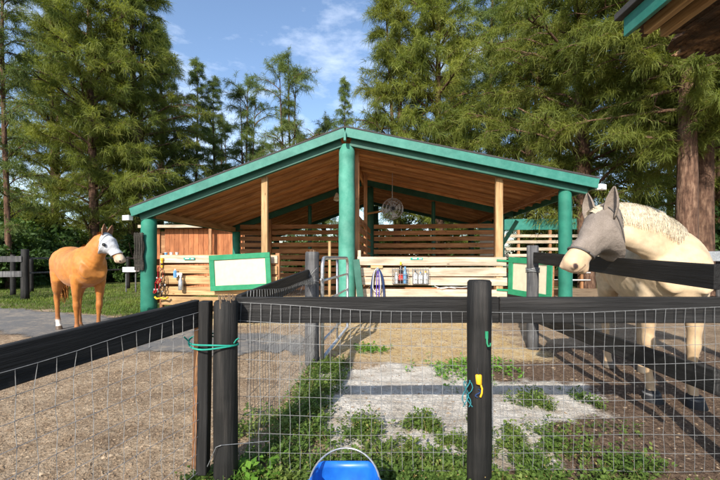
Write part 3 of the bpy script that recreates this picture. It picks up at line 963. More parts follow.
# wire baskets with bottles
def basket(x, w, lab):
    t = bthing('wire_basket', lab, 'basket', x, -.10, .70, 'wire baskets on the pale stall')
    mb = MB()
    d = .07; h = .30
    for z in (0, .1, .2, .30):
        mb.tube([(-w, -d, z), (w, -d, z), (w, d, z), (-w, d, z), (-w, -d, z)], .006, 5)
    for k in range(7):
        xx = -w + 2 * w * k / 6
        mb.tube([(xx, -d, h), (xx, -d, 0), (xx, d, 0), (xx, d, h + .03)], .005, 5)
    mb.build('wires', M['wire'], t)
    mb = MB(); mb.box((0, 0, -.006), (2 * w - .02, 2 * d - .02, .008)); mb.build('tray', M['rotten'], t)
basket(1.17, .17, 'wire basket holding the dark yellow-capped bottle')
basket(1.60, .17, 'wire basket holding the white jars')
def bottle(x, y, z, r, h, mat, cap, lab, label_mat=None, group='bottles in the wire baskets'):
    t = bthing('bottle', lab, 'bottle', x, y, z, group)
    mb = MB(); mb.tube([(0, 0, 0), (0, 0, .01), (0, 0, h * .62), (0, 0, h * .74), (0, 0, h * .8), (0, 0, h * .86)], [r * .9, r, r, r * .7, r * .36, r * .34], 12); mb.build('body', mat, t, True)
    mb = MB(); mb.tube([(0, 0, h * .861), (0, 0, h), (0, 0, h * 1.005)], [r * .45, r * .45, r * .3], 10); mb.build('cap', cap, t)
    if label_mat:
        mb = MB(); mb.tube([(0, 0, h * .15), (0, 0, h * .45)], [r * 1.03, r * 1.03], 12, cap=False); mb.build('sticker', label_mat, t)
bottle(1.18, -.10, .703, .045, .46, M['darkbottle'], M['yellow'], 'dark bottle with yellow cap and red label in a wire basket', M['redlabel'])
bottle(1.27, -.10, .703, .042, .36, M['bluebottle'], M['bluebottle'], 'pale blue bottle beside the yellow-capped bottle')
bottle(1.08, -.10, .703, .035, .24, M['glass'], M['white'], 'short clear bottle beside the dark yellow-capped bottle')
bottle(1.49, -.10, .703, .045, .28, M['white'], M['blk'], 'white jar with black cap in the second wire basket')
bottle(1.60, -.10, .703, .045, .25, M['white'], M['bluebottle'], 'white jar with blue cap in the second wire basket')
bottle(1.71, -.10, .703, .042, .27, M['white'], M['yellow'], 'white jar with yellow cap in the second wire basket')
# wire rope end hanging on lower planks
t = bthing('wire_coil', 'thin pale wire strung along the lower pale planks', 'wire', 2.05, -.03, .6)
mb = MB(); mb.tube([(-.15, 0, .05), (0, -.02, -.01), (.2, -.01, .03), (.42, -.015, .02), (.62, 0, .04)], .008, 5); mb.tube([(-.1, -.01, 0), (.1, -.02, .03), (.3, -.01, .0)], .007, 5)
mb.build('strand', M['ropewhite'], t)

# spray bottle on the left stall
t = bthing('spray_bottle', 'grey spray bottle hanging on the left stall planks', 'bottle', -3.78, -.09, .52)
mb = MB(); mb.tube([(0, 0, 0), (0, 0, .012), (0, 0, .2), (0, 0, .27), (0, 0, .30)], [.05, .055, .055, .025, .022], 12); mb.build('body', M['galv'], t, True)
mb = MB(); mb.tube([(0, 0, .30), (0, 0, .35)], .026, 8); mb.box((-.03, 0, .37), (.12, .035, .05)); mb.box((-.075, 0, .33), (.015, .02, .06), Matrix.Rotation(.4, 3, 'Y')); mb.build('trigger', M['white'], t)
# fly spray canister on the left stall
t = bthing('spray_can', 'small pale blue can hanging above the spray bottle', 'can', -3.92, -.08, .80)
mb = MB(); mb.tube([(0, 0, 0), (0, 0, .15), (0, 0, .17)], [.04, .04, .02], 10); mb.build('body', M['bluebottle'], t)
mb = MB(); mb.tube([(0, 0, .171), (0, 0, .20)], .018, 8); mb.build('nozzle', M['white'], t)

# halters hanging at the stall end
def halter(x, z, mat, lab, s=1.0):
    t = bthing('halter', lab, 'halter', x, -.06, z, 'halters hanging at the stall end')
    mb = MB()
    pts = []
    for i in range(15):
        a = 2 * math.pi * i / 14
        pts.append((.07 * s * math.sin(a), -.03 * math.cos(a * 2), -.19 * s + .19 * s * math.cos(a)))
    mb.tube(pts, [(.016, .006)] * 15, 6)
    pts = [(.055 * s * math.sin(2 * math.pi * i / 12), -.05 - .03 * math.cos(2 * math.pi * i / 12), -.36 * s - .06 * s * math.cos(2 * math.pi * i / 12)) for i in range(13)]
    mb.tube(pts, [(.014, .006)] * 13, 6)
    mb.build('strap', mat, t)
    mb = MB()
    for dx in (-.06, .06): mb.box((dx * s, -.02, -.28 * s), (.03, .02, .035))
    mb.build('buckle', M['galv'], t)
halter(-4.30, 1.05, M['red'], 'red halter hanging between the green pole and the left stall', .9)
halter(-4.22, .92, M['blk'], 'black halter hanging between the green pole and the left stall, higher one', 1.0)
halter(-4.28, .74, M['blk'], 'black halter hanging low by the yellow hoof tool', .9)
halter(-4.38, .70, M['red'], 'dark red halter strap hanging below the red halter', .6)
t = bthing('hoof_tool', 'yellow handled tool hanging lowest by the black halters', 'tool', -4.24, -.09, .30)
mb = MB(); mb.tube([(-.16, 0, .06), (-.10, -.02, .02), (0, -.02, .045), (.10, -.02, .02), (.16, 0, .06)], .022, 8); mb.build('handle', M['yellow'], t, True)
mb = MB(); mb.tube([(0, -.02, .05), (.02, 0, .16)], .012, 6); mb.build('shank', M['blk'], t)
t = bthing('flashlight', 'upright yellow torch strapped to the end of the left stall', 'torch', -4.27, -.03, 1.03)
mb = MB(); mb.tube([(0, 0, 0), (0, 0, .15), (0, 0, .17), (0, 0, .22)], [.022, .022, .032, .034], 10); mb.build('body', M['yellow'], t)
mb = MB(); mb.tube([(0, -.002, .06), (0, -.002, .10)], .025, 10); mb.build('band', M['blk'], t)
# litter on the ledge
for i, (x, m_, lab) in enumerate(((-4.25, 'bluebottle', 'small blue tub on the ledge of the left stall'), (-4.12, 'white', 'small white tub on the ledge of the left stall'), (-3.98, 'ropewhite', 'small off-white cup on the ledge of the left stall'))):
    t = bthing('tub', lab, 'tub', x, .09, 1.324)
    mb = MB(); mb.tube([(0, 0, 0), (0, 0, .05)], [.03, .035], 10); mb.build('body', M[m_], t)
    mb = MB(); mb.tube([(0, 0, .0505), (0, 0, .058)], .037, 10); mb.build('lid', M['white'], t)

# barn fan hung under the ridge
t = thing('barn_fan', 'round caged fan hung under the roof beside the aisle post', 'fan', bpt(1.0, 2.1, 2.6), -TH + R(12))
mb = MB()
for rr, y in ((.28, -.07), (.28, .07), (.19, -.085), (.10, -.09)):
    mb.tube([(rr * math.cos(2 * math.pi * i / 28), y, rr * math.sin(2 * math.pi * i / 28)) for i in range(29)], .009, 5)
for i in range(20):
    a = 2 * math.pi * i / 20
    mb.tube([(.05 * math.cos(a), -.095, .05 * math.sin(a)), (.2 * math.cos(a), -.088, .2 * math.sin(a)), (.28 * math.cos(a), -.06, .28 * math.sin(a)), (.28 * math.cos(a), .07, .28 * math.sin(a)), (.05 * math.cos(a), .09, .05 * math.sin(a))], .0045, 4)
mb.build('cage', M['galv'], t)
mb = MB()
for k in range(4):
    a = k * math.pi / 2 + .3
    c_, s_ = math.cos(a), math.sin(a)
    mb.add([(.05 * c_, -.02, .05 * s_), (.24 * c_ - .08 * s_, -.03, .24 * s_ + .08 * c_), (.24 * c_ + .08 * s_, .03, .24 * s_ - .08 * c_), (.06 * c_, .02, .06 * s_),
            (.05 * c_, -.014, .05 * s_), (.24 * c_ - .08 * s_, -.024, .24 * s_ + .08 * c_), (.24 * c_ + .08 * s_, .036, .24 * s_ - .08 * c_), (.06 * c_, .026, .06 * s_)],
           [(0, 1, 2, 3), (7, 6, 5, 4), (0, 4, 5, 1), (1, 5, 6, 2), (2, 6, 7, 3), (3, 7, 4, 0)])
mb.build('blades', M['galv'], t)
mb = MB(); mb.tube([(0, -.06, 0), (0, .12, 0)], .06, 12); mb.build('motor', M['blk'], t)
mb = MB(); mb.tube([(0, 0, .28), (0, 0, .98)], .008, 5); mb.build('chain', M['galv'], t)
# work lamp near the ridge, left of the pole
t = thing('work_lamp', 'cream clamp lamp hung under the ridge beam in the aisle', 'lamp', bpt(-.55, 2.2, 2.95), -TH)
mb = MB(); mb.tube([(0, 0, .12), (0, -.02, .08), (.02, -.05, 0), (.03, -.07, -.06)], [.03, .05, .10, .12], 14, cap=False); mb.build('shade', M['cream'], t)
mb = MB(); mb.tube([(0, 0, .11), (0, 0, .8)], .007, 5); mb.build('cord', M['blk'], t)
# leaning green plank beside the ridge pole
t = bthing('leaning_plank', 'dark green plank leaning beside the central round pole', 'plank', .25, -.22, 0)
board('plank', (.12, -.1, .01), (-.02, -.02, 1.22), .14, .03, M['green_beam'], t, up=(1, 0, 0))

# ------------------------------------------------------------------ shed behind the barn
shed = thing('wooden_shed', 'red-brown plank shed seen under the low side of the barn roof', 'shed', (-6.9, 15.6, 0), R(-3))
for i in range(20):
    x = -2.1 + i * .21
    if i == 3: continue
    board('siding_board', (x, 0, 0), (x, random.uniform(-.004, .004), 2.5), .203, .03, M['shed'], shed, up=(1, 0, 0))
mb = MB(); mb.box((0, 1.5, 1.2), (4.1, 2.9, 2.35)); mb.build('wall', M['brown'], shed)
mb = MB(); mb.box((0, 1.4, 2.58), (4.6, 3.5, .1)); mb.build('roof', M['roofing'], shed)
board('fascia_board', (-2.3, -.37, 2.56), (2.3, -.37, 2.56), .12, .03, M['pale'], shed)
board('post', (.75, -.3, 0), (.75, -.3, 2.5), .12, .1, M['brown'], shed, up=(1, 0, 0))

# ------------------------------------------------------------------ fences
def wire_panel(parent, p0, p1, z_top, z_bot, du=.056, dz=.104, r=.00145, jit=.004, sag=0.0, shear=0.0, name='wire_mesh', seed=1):
    """welded wire: verticals and horizontals as thin round wires; p0,p1 in xy"""
    rr = random.Random(seed)
    p0 = Vector((p0[0], p0[1], 0)); p1 = Vector((p1[0], p1[1], 0))
    d = p1 - p0; L = d.length; d.normalize()
    nrm = Vector((-d.y, d.x, 0))
    nu = int(L / du); nz = int((z_top - z_bot) / dz)
    G = {}
    for i in range(nu + 1):
        for j in range(nz + 1):
            u = i * du
            su = math.sin(u * 2.3 + j * .2 + seed) * jit * 1.5
            off = math.sin(u * 3.1 + seed) * .006 + math.sin(j * 1.3 + u * 5) * .004
            z = z_top - j * dz - sag * math.sin(math.pi * u / L) * (1 - j / max(nz, 1)) + math.sin(u * 6 + j) * jit * .8 - shear * u / L
            G[i, j] = p0 + d * (u + su + rr.uniform(-jit, jit)) + nrm * off + Vector((0, 0, z))
    mb = MB()
    for i in range(nu + 1): mb.tube([G[i, j] for j in range(nz + 1)], r, 3, cap=False, up=(1, 0, 0))
    for j in range(nz + 1): mb.tube([G[i, j] for i in range(nu + 1)], r * 1.05, 3, cap=False, up=(0, 0, 1))
    return setp(mb.build(name, M['wire'], parent), kind='stuff')

def frayed_top(parent, x, y, z, r, n=26):
    mb = MB()
    for i in range(n):
        a = random.uniform(0, 6.28); rr = r * random.uniform(.2, .95)
        h = random.uniform(.01, .045)
        mb.tube([(x + rr * math.cos(a), y + rr * math.sin(a), z - .03), (x + rr * math.cos(a) * 1.1 + random.uniform(-.008, .008), y + rr * math.sin(a) * 1.1, z + h)], [.006, .0015], 4)
    mb.build('splinters', M['fray'], parent)

# front fence
FY = 2.06
ff = thing('front_fence', 'black rail and wire fence across the front of the barn yard', 'fence', (0, 0, 0))
round_pole('post', (.64, FY - .075, -.06), 1.18, .064, M['blackpost'], ff, 20, .98)
round_pole('post', (-.722, FY - .07, -.06), 1.07, .064, M['blackpost'], ff, 20, .97, lean=(.0, 0))
round_pole('post', (2.40, FY - .07, -.06), 1.2, .068, M['blackpost'], ff, 20, .97)
frayed_top(ff, -.722, FY - .07, 1.015, .06)
board('rail', (-.72, FY + .03, .957), (.78, FY + .03, .958), .145, .038, M['black'], ff)
board('rail', (.784, FY + .03, .957), (2.42, FY + .03, .957), .145, .038, M['black'], ff)
wire_panel(ff, (-.72, FY - .004), (2.42, FY - .004), 1.005, .02, seed=3, sag=.06)
# wire tie on left post
mb = MB()
mb.tube([(-.79, FY - .145, .17), (-.745, FY - .145, .27), (-.69, FY - .10, .265)], .002, 4)
mb.tube([(-.745, FY - .147, .27), (-.72, FY - .145, .28), (-.5, FY - .02, .24)], .002, 4)
mb.build('loose_wire', M['wire'], ff)

# side fence going back toward the barn
sf = thing('side_fence', 'black rail and wire fence running back to the grey post', 'fence', (0, 0, 0))
round_pole('post', (-.56, 4.32, -.05), 1.36, .085, M['greypost'], sf, 16, .95)
frayed_top(sf, -.56, 4.32, 1.31, .07, 12)
board('rail', (-.70, FY + .08, .965), (-.60, 4.26, 1.045), .145, .035, M['black'], sf)
wire_panel(sf, (-.66, FY + .1), (-.52, 4.3), 1.06, .03, seed=5, jit=.006, sag=.05)
mb = MB()
for k in range(9):
    a = k * .7
    mb.tube([(-.56 + .09 * math.cos(a), 4.24, 1.08 + .02 * k - .1), (-.62 + .03 * math.sin(a * 2), 4.2, .98 + .02 * math.cos(a * 3)), (-.66 - .06 * math.sin(a), 4.1 - .03 * k, .88 + .03 * k)], .002, 4)
mb.build('loose_wire', M['wire'], sf)

# wooden gate swung toward the camera
wg = thing('wire_gate', 'open wooden gate with wire netting tied to the frayed corner post', 'gate', (0, 0, 0))
ga, gb = Vector((-.87, 1.99, 0)), Vector((-1.50, .55, 0))
gdir = (gb - ga).normalized()
board('gate_rail', ga + Vector((.0, 0, .955)), gb + Vector((0, 0, .82)), .145, .036, M['black'], wg)
gx0 = ga + Vector((.03, -.01, 0))
board('gate_stile', gx0 + Vector((0, 0, .10)), gx0 + Vector((.015, 0, 1.02)), .055, .06, M['black'], wg, up=(1, 0, 0))
board('gate_stile', gb + Vector((0, 0, .06)), gb + Vector((0, 0, .92)), .07, .07, M['black'], wg, up=(1, 0, 0))
board('gate_stile', gx0 + Vector((-.045, .02, .12)), gx0 + Vector((-.03, .02, 1.0)), .03, .05, M['brown'], wg, up=(1, 0, 0))
nrm = Vector((gdir.y, -gdir.x, 0)) * -.028
wire_panel(wg, (ga + nrm).xy, (gb + nrm).xy, .965, .07, du=.062, dz=.094, seed=9, jit=.007, shear=.13, sag=.02)
# teal twine around gate stile and post
t = thing('twine', 'teal twine tying the wire gate to the frayed corner post', 'twine', (-.785, FY - .065, .80))
mb = MB()
for k in range(2):
    pts = []
    for i in range(33):
        a = 2 * math.pi * i / 32
        pts.append((.128 * math.cos(a) + .0, .088 * math.sin(a) - .01, .012 * k + .03 * math.cos(a) * -.5 - .012 * math.sin(a * 2 + k) - .02 * (math.sin(a) < 0) * abs(math.sin(a))))
    mb.tube(pts, .0045, 6)
mb.tube([(.12, -.04, .0), (.135, -.05, .02), (.15, -.06, .03)], .004, 5)
mb.tube([(-.128, -.03, .01), (-.14, -.05, .035)], .004, 5)
mb.build('loops', M['string'], t)

# right paddock fence coming back toward the camera
rf = thing('paddock_fence', 'black two-rail fence between the yard and the cream horse', 'fence', (0, 0, 0))
pa, pb = Vector((2.35, 4.98, 0)), Vector((2.05, 2.12, 0))
round_pole('post', (2.37, 5.08, -.05), 1.46, .078, M['greypost'], rf, 16, .96)
board('rail', pa + Vector((0, 0, 1.255)), pb + Vector((0, 0, 1.14)), .145, .036, M['black'], rf)
board('rail', pa + Vector((0, 0, .46)), pb + Vector((0, 0, .535)), .145, .036, M['black'], rf)
round_pole('post', (2.20, 2.14, -.05), 1.30, .06, M['blackpost'], rf, 14, .96)
mb = MB()
for k in range(5):
    mb.tube([(2.37 + .088 * math.cos(i * .52), 5.08 + .088 * math.sin(i * .52), 1.06 + .012 * k + .01 * math.sin(i + k)) for i in range(13)], .005, 5)
mb.build('wire_wrap', M['wire'], rf)

# tube gate
tg = thing('tube_gate', 'galvanised tube gate hinged beside the grey post', 'gate', (0, 0, 0))
a0, a1 = Vector((-.445, 4.36, 0)), Vector((-.215, 6.35, 0))
dd = (a1 - a0).normalized()
rc = .13
def gp(u, z): return a0 + dd * u + Vector((0, 0, z))
Lg = (a1 - a0).length
pts = [gp(0, .06), gp(0, 1.25 - rc)] + [gp(rc - rc * math.cos(q), 1.25 - rc + rc * math.sin(q)) for q in (.4, .8, 1.2, 1.57)] + \
      [gp(Lg - rc, 1.25)] + [gp(Lg - rc + rc * math.sin(q), 1.25 - rc + rc * math.cos(q)) for q in (.4, .8, 1.2, 1.57)] + [gp(Lg, .06), gp(0, .06)]
MB().tube(pts, .024, 9, up=(1, 0, 0)).build('frame', M['galv'], tg, True)
for z in (.98, .72, .48, .27):
    MB().tube([gp(.02, z), gp(Lg - .02, z)], .016, 8).build('bar', M['galv'], tg, True)
MB().tube([gp(Lg * .5, .06), gp(Lg * .5, 1.25)], .016, 8, up=(1, 0, 0)).build('bar', M['galv'], tg, True)
setp(MB().tube([gp(-.02, 1.0), gp(-.08, 1.0)], .014, 6).build('hinge', M['galv'], tg))

# black paddock fence on the far left
lf = thing('far_paddock_fence', 'weathered dark two-rail fence in the grass behind the chestnut horse', 'fence', (0, 0, 0))
round_pole('post', ((25 - 360) / 370 * 11.0, 11.0, -.05), 1.55, .11, M['blackpost'], lf, 12, .9)
round_pole('post', ((13 - 360) / 370 * 12.4, 12.4, -.05), 1.4, .08, M['blackpost'], lf, 12, .9)
round_pole('post', ((-40 - 360) / 370 * 10.6, 10.6, -.05), 1.5, .1, M['blackpost'], lf, 12, .9)
for z in (1.20, .76):
    board('rail', ((-95 - 360) / 370 * 10.3, 10.3, z), ((25 - 360) / 370 * 11.0, 10.9, z + .02), .17, .04, M['greypost'], lf)
for z in (1.24, .8):
    board('rail', ((25 - 360) / 370 * 11.0, 11.0, z), ((150 - 360) / 370 * 16.0, 16.0, z), .05, .02, M['greypost'], lf)
round_pole('post', ((31 - 360) / 370 * 13.5, 13.5, -.05), 1.3, .08, M['blackpost'], lf, 10, .9)
round_pole('post', ((128 - 360) / 370 * 15.2, 15.2, -.05), 1.35, .08, M['blackpost'], lf, 10, .9)
# white block near the barn on the grass
t = thing('salt_trough', 'small white trough on the grass behind the masked head of the chestnut horse', 'trough', ((131 - 360) / 370 * 13.5, 13.5, 0))
t.scale = (.62, .62, .62)
mb = MB()
for x in (-.28, .28): mb.box((x, 0, .6), (.06, .06, 1.2))
mb.build('legs', M['greypost'], t)
mb = MB(); mb.box((0, 0, 1.22), (.7, .34, .04)); mb.box((0, -.18, 1.34), (.7, .03, .28)); mb.box((0, .18, 1.34), (.7, .03, .28)); mb.box((-.36, 0, 1.34), (.03, .39, .28)); mb.box((.36, 0, 1.34), (.03, .39, .28))
mb.build('basin', M['white'], t)

# white rails and teal screen far right behind the barn
wf = thing('white_rail_fence', 'white rail paddock fence with a teal screen beyond the high eave', 'fence', (0, 0, 0))
for x in (5.2, 6.5, 7.8, 9.1):
    board('post', (x, 15.2, -.05), (x, 15.2, 2.4), .1, .1, M['brown'], wf, up=(1, 0, 0))
for z in (1.35, 1.62, 1.9, 2.15):
    board('rail', (4.9, 15.13, z), (9.4, 15.13, z + random.uniform(-.02, .02)), .12, .03, M['pale'], wf)
board('screen', (4.9, 15.3, 2.62), (9.4, 15.3, 2.66), .45, .02, M['teal'], wf)
for z in (.35, .65, .95):
    MB().tube([(4.9, 15.1, z), (9.4, 15.1, z)], .03, 8).build('pipe_rail', M['white'], wf, True)
gf = thing('grey_rail_fence', 'grey rail fence beyond the cream horse by the thick trunks', 'fence', (0, 0, 0))
for z, m_ in ((1.30, 'galv'), (.9, 'greypost')):
    board('rail', (8.6, 10.6, z), (13.0, 10.2, z), .28 if z > 1 else .16, .04, M[m_], gf)
for x in (8.7, 10.4, 12.1): round_pole('post', (x, 10.7, -.05), 1.5, .09, M['greypost'], gf, 10, .95)

# ------------------------------------------------------------------ eave of the building beside the camera
bd = thing('house_roof', 'rotten wooden roof corner with teal fascia overhead beside the fence', 'roof', (0, 0, 0))
ZE = 2.86
# ragged deck
edge = [(1.90, 2.62), (2.06, 2.64), (2.16, 2.60), (2.22, 2.66), (2.30, 2.62), (2.36, 2.70), (2.40, 2.82), (2.50, 2.86), (2.56, 2.94), (2.68, 2.95), (2.9, 2.97), (3.25, 2.98), (3.5, 3.0)]
eo = []
for i in range(len(edge) - 1):
    a, b_ = edge[i], edge[i + 1]
    n = max(3, int((b_[0] - a[0]) / .011)) if b_[0] < 3 else 12
    for k in range(n):
        t_ = k / n
        eo.append((a[0] + (b_[0] - a[0]) * t_, a[1] + (b_[1] - a[1]) * t_ + random.uniform(-.035, .03)))
eo.append(edge[-1])
V = []; Fq = []
nE = len(eo)
for (x, y) in eo:
    lift = 0.10 * max(0, min(1, (x - 1.9) / 3))
    V += [(x, y, ZE + .02 + lift - random.uniform(0, .02)), (x, 1.35, ZE + .02 + lift), (x, y, ZE + .06 + lift), (x, 1.35, ZE + .06 + lift)]
for i in range(nE - 1):
    a, b_ = i * 4, (i + 1) * 4
    Fq += [(a, b_, b_ + 1, a + 1), (a + 2, a + 3, b_ + 3, b_ + 2), (a, a + 2, b_ + 2, b_), (a + 1, b_ + 1, b_ + 3, a + 3)]
Fq += [(0, 1, 3, 2), ((nE - 1) * 4, (nE - 1) * 4 + 2, (nE - 1) * 4 + 3, (nE - 1) * 4 + 1)]
mb = MB(); mb.add(V, Fq); mb.build('roof_deck', M['rotten'], bd)
board('fascia_board', (1.88, 1.36, ZE + .02), (1.88, 2.62, ZE + .02), .13, .03, M['teal'], bd)
board('roof_edge', (1.855, 1.36, ZE + .115), (1.855, 2.66, ZE + .115), .05, .06, M['roofing'], bd)
board('rafter', (2.0, 1.36, ZE - .015), (2.0, 2.58, ZE - .015), .07, .05, M['tan'], bd)
board('rafter', (2.13, 1.36, ZE - .02), (2.13, 2.60, ZE - .02), .075, .045, M['tan'], bd)
board('rafter', (2.75, 1.36, ZE - .01), (2.75, 2.78, ZE - .01), .09, .045, M['brown'], bd)
board('rafter', (3.4, 1.36, ZE + .01), (3.4, 2.85, ZE + .01), .09, .045, M['brown'], bd)
mb = MB()
rq = random.Random(3)
for i in range(70):
    x = rq.uniform(1.95, 3.1); j = min(range(len(eo)), key=lambda q: abs(eo[q][0] - x)); y0 = eo[j][1]
    mb.box((x, y0 - .02 + rq.uniform(-.02, .04), ZE + .025 + .033 * (x - 1.9) + rq.uniform(-.02, .015)), (rq.uniform(.01, .05), rq.uniform(.04, .13), rq.uniform(.005, .014)), Matrix.Rotation(rq.uniform(-.5, .5), 3, 'Z') @ Matrix.Rotation(rq.uniform(-.35, .2), 3, 'X'))
setp(mb.build('splinters', M['rotten'], bd), kind='stuff')
for x, y in ((2.6, 1.42), (3.42, 2.75), (3.42, 1.42)): board('post', (x, y, -.05), (x, y, ZE + .02), .12, .12, M['teal_pole'], bd, up=(1, 0, 0))

# ------------------------------------------------------------------ horses
def horse(label, loc, heading, scale, neck, head, coat, mane_side, hoofboots=False):
    """heading: yaw of +X(forward). neck: list of (world pos, half_width, half_depth); head: (poll, muzzle, dorsal) world."""
    root = thing('horse', label, 'horse', loc, heading)
    W = Matrix.Translation(loc) @ Matrix.Rotation(heading, 4, 'Z')
    Wi = W.inverted()
    S = scale
    mb = MB()
    Y_, Z_, X_ = Vector((0, 1, 0)), Vector((0, 0, 1)), Vector((1, 0, 0))
    tor = [(-.805, 1.22, .05, .07), (-.775, 1.18, .15, .17), (-.70, 1.165, .235, .25), (-.58, 1.17, .285, .30), (-.45, 1.175, .295, .305), (-.28, 1.145, .285, .29), (-.1, 1.10, .305, .305),
           (.08, 1.085, .315, .32), (.22, 1.09, .305, .325), (.36, 1.125, .275, .345), (.46, 1.135, .255, .335), (.56, 1.12, .24, .29), (.65, 1.09, .205, .225), (.71, 1.07, .15, .155), (.745, 1.06, .07, .08)]
    mb.loft([(Vector((x, 0, z)) * S, Y_, Z_, hw * S, hh_ * S) for x, z, hw, hh_ in tor], 24, ex=2.15)
    def leg(pts):
        mb.loft([(Vector(p) * S, X_, Y_, ra * S, rb * S) for p, ra, rb in pts], 14)
    for s in (-1, 1):
        fx = .02 * s
        leg([((.47, s * .13, 1.12), .15, .075), ((.46, s * .165, .98), .125, .085), ((.45, s * .165, .86), .095, .078), ((.445, s * .16, .72), .075, .064), ((.44 + fx, s * .155, .58), .055, .05),
             ((.445 + fx, s * .15, .49), .055, .053), ((.435 + fx, s * .148, .42), .043, .041), ((.43 + fx, s * .145, .31), .034, .030), ((.43 + fx, s * .143, .21), .036, .032),
             ((.435 + fx, s * .142, .165), .046, .041), ((.46 + fx, s * .14, .105), .037, .034), ((.475 + fx, s * .14, .07), .048, .046), ((.49 + fx, s * .14, .035), .058, .054), ((.50 + fx, s * .14, 0), .066, .060)])
        hxo = .06 * s
        leg([((-.52, s * .13, 1.2), .20, .10), ((-.47 + hxo * .3, s * .17, 1.02), .205, .115), ((-.44 + hxo * .5, s * .175, .88), .155, .10), ((-.50 + hxo, s * .165, .74), .10, .075), ((-.575 + hxo, s * .155, .63), .066, .053),
             ((-.61 + hxo, s * .15, .55), .062, .048), ((-.60 + hxo, s * .148, .47), .047, .041), ((-.59 + hxo, s * .145, .33), .037, .034), ((-.585 + hxo, s * .142, .22), .039, .036),
             ((-.575 + hxo, s * .14, .17), .048, .043), ((-.545 + hxo, s * .14, .105), .038, .036), ((-.53 + hxo, s * .14, .07), .047, .046), ((-.515 + hxo, s * .14, .035), .056, .053), ((-.505 + hxo, s * .14, 0), .063, .058)])
        # cheeks of chest
        mb.loft([(Vector((.60, s * .10, 1.16)) * S, Y_, Z_, .10 * S, .13 * S), (Vector((.70, s * .10, 1.07)) * S, Y_, Z_, .10 * S, .12 * S), (Vector((.745, s * .095, 1.02)) * S, Y_, Z_, .06 * S, .075 * S)], 14)
    # neck
    nk = [(Wi @ Vector(p), a, b_) for p, a, b_ in neck]
    secs = []
    upn = None
    for i, (p, a, b_) in enumerate(nk):
        d = (nk[min(i + 1, len(nk) - 1)][0] - nk[max(i - 1, 0)][0]).normalized()
        u = Vector((0, 0, 1)) - X_ * .35
        u = (u - d * u.dot(d)).normalized()
        sidev = u.cross(d).normalized()
        secs.append((p, sidev, u, a, b_))
    mb.loft(secs, 20, ex=2.1)
    # head
    poll, muz, dors = [Wi @ Vector(head[0]), Wi @ Vector(head[1]), (Wi.to_3x3() @ Vector(head[2]))]
    ax = (muz - poll); HL = ax.length; ax.normalize()
    up = (dors - ax * dors.dot(ax)).normalized()
    sidev = up.cross(ax).normalized()
    k = HL / .62
    HV, HWd = coat.get('hv', 1.0), coat.get('hw', 1.0)
    HS = [(-.06, -.03, -.15, .055), (.0, .005, -.20, .075), (.07, .012, -.245, .088), (.17, .016, -.285, .099), (.27, .016, -.275, .104), (.37, .010, -.235, .092), (.48, .002, -.185, .073), (.60, -.004, -.155, .060),
          (.72, -.002, -.14, .055), (.83, .002, -.14, .056), (.92, -.004, -.145, .059), (.98, -.022, -.14, .054), (1.03, -.05, -.125, .038), (1.045, -.07, -.11, .018)]
    HS = [(t_, a_ * HV, b_ * HV, w_ * HWd) for t_, a_, b_, w_ in HS]
    def hsec(t, top, bot, hw, inf=0.0):
        sg_ = float(np.interp(t, [-.06, .08, .4, .62, .8, 1.045], [.62, .58, .05, -.22, -.34, -.38]))
        u2 = up - ax * sg_
        c = poll + ax * (t * HL) + u2 * ((top + bot) / 2 * k)
        return (c, sidev, u2, hw * k + inf, (top - bot) / 2 * k + inf)
    mb.loft([hsec(*h) for h in HS], 20, ex=2.25)
    # chin and brow ridges
    mb.loft([(poll + ax * (.86 * HL) + up * (-.13 * HV * k) - ax * .08, sidev, up, .03 * k, .025 * k), (poll + ax * (.83 * HL) + up * (-.145 * HV * k), sidev, up, .042 * k, .03 * k), (poll + ax * (.89 * HL) + up * (-.145 * HV * k), sidev, up, .036 * k, .024 * k)], 10)
    for s in (-1, 1):
        c = poll + ax * (.30 * HL) + up * (-.045 * k) + sidev * (s * .092 * HWd * k)
        if 0: mb.loft([(c - ax * .05 * k, sidev, up, .010, .012), (c - ax * .02 * k, sidev, up, .024 * k, .026 * k), (c + ax * .02 * k, sidev, up, .024 * k, .026 * k), (c + ax * .05 * k, sidev, up, .010, .012)], 10)
        # nostril rims
        c = poll + ax * (.945 * HL) + up * (-.055 * HV * k) + sidev * (s * .045 * HWd * k)
        mb.loft([(c - ax * .045 * k, sidev, up, .012, .02), (c, sidev, up, .021 * k, .032 * k), (c + ax * .03 * k, sidev, up, .010, .018)], 10)
    me = mb.mesh('body', None)
    tmp = bpy.data.objects.new('tmp_body', me); COL.objects.link(tmp)
    rm = tmp.modifiers.new('r', 'REMESH'); rm.mode = 'VOXEL'; rm.voxel_size = .0125 * S
    smd = tmp.modifiers.new('s', 'SMOOTH'); smd.factor = .5; smd.iterations = 7
    dg = bpy.context.evaluated_depsgraph_get(); dg.update()
    me2 = bpy.data.meshes.new_from_object(tmp.evaluated_get(dg))
    bpy.data.objects.remove(tmp)
    me2.name = 'body'
    me2.materials.clear(); me2.materials.append(coat['mat'])
    n = len(me2.vertices)
    co = np.empty(n * 3, np.float32); me2.vertices.foreach_get('co', co); co = co.reshape(-1, 3)
    me2.polygons.foreach_set('use_smooth', [True] * len(me2.polygons))
    no = np.empty(n * 3, np.float32); me2.vertices.foreach_get('normal', no); no = no.reshape(-1, 3)
    rel = (fbm(co[:, 0] * 1.0 + co[:, 2] * .5, co[:, 1] * .6 + co[:, 2], 6.0, 141) - .5) * .020 * sstep(.35, .8, co[:, 2] / S)
    me2.vertices.foreach_set('co', (co + no * rel[:, None]).astype(np.float32).ravel())
    c = np.tile(np.array(coat['body']), (n, 1))
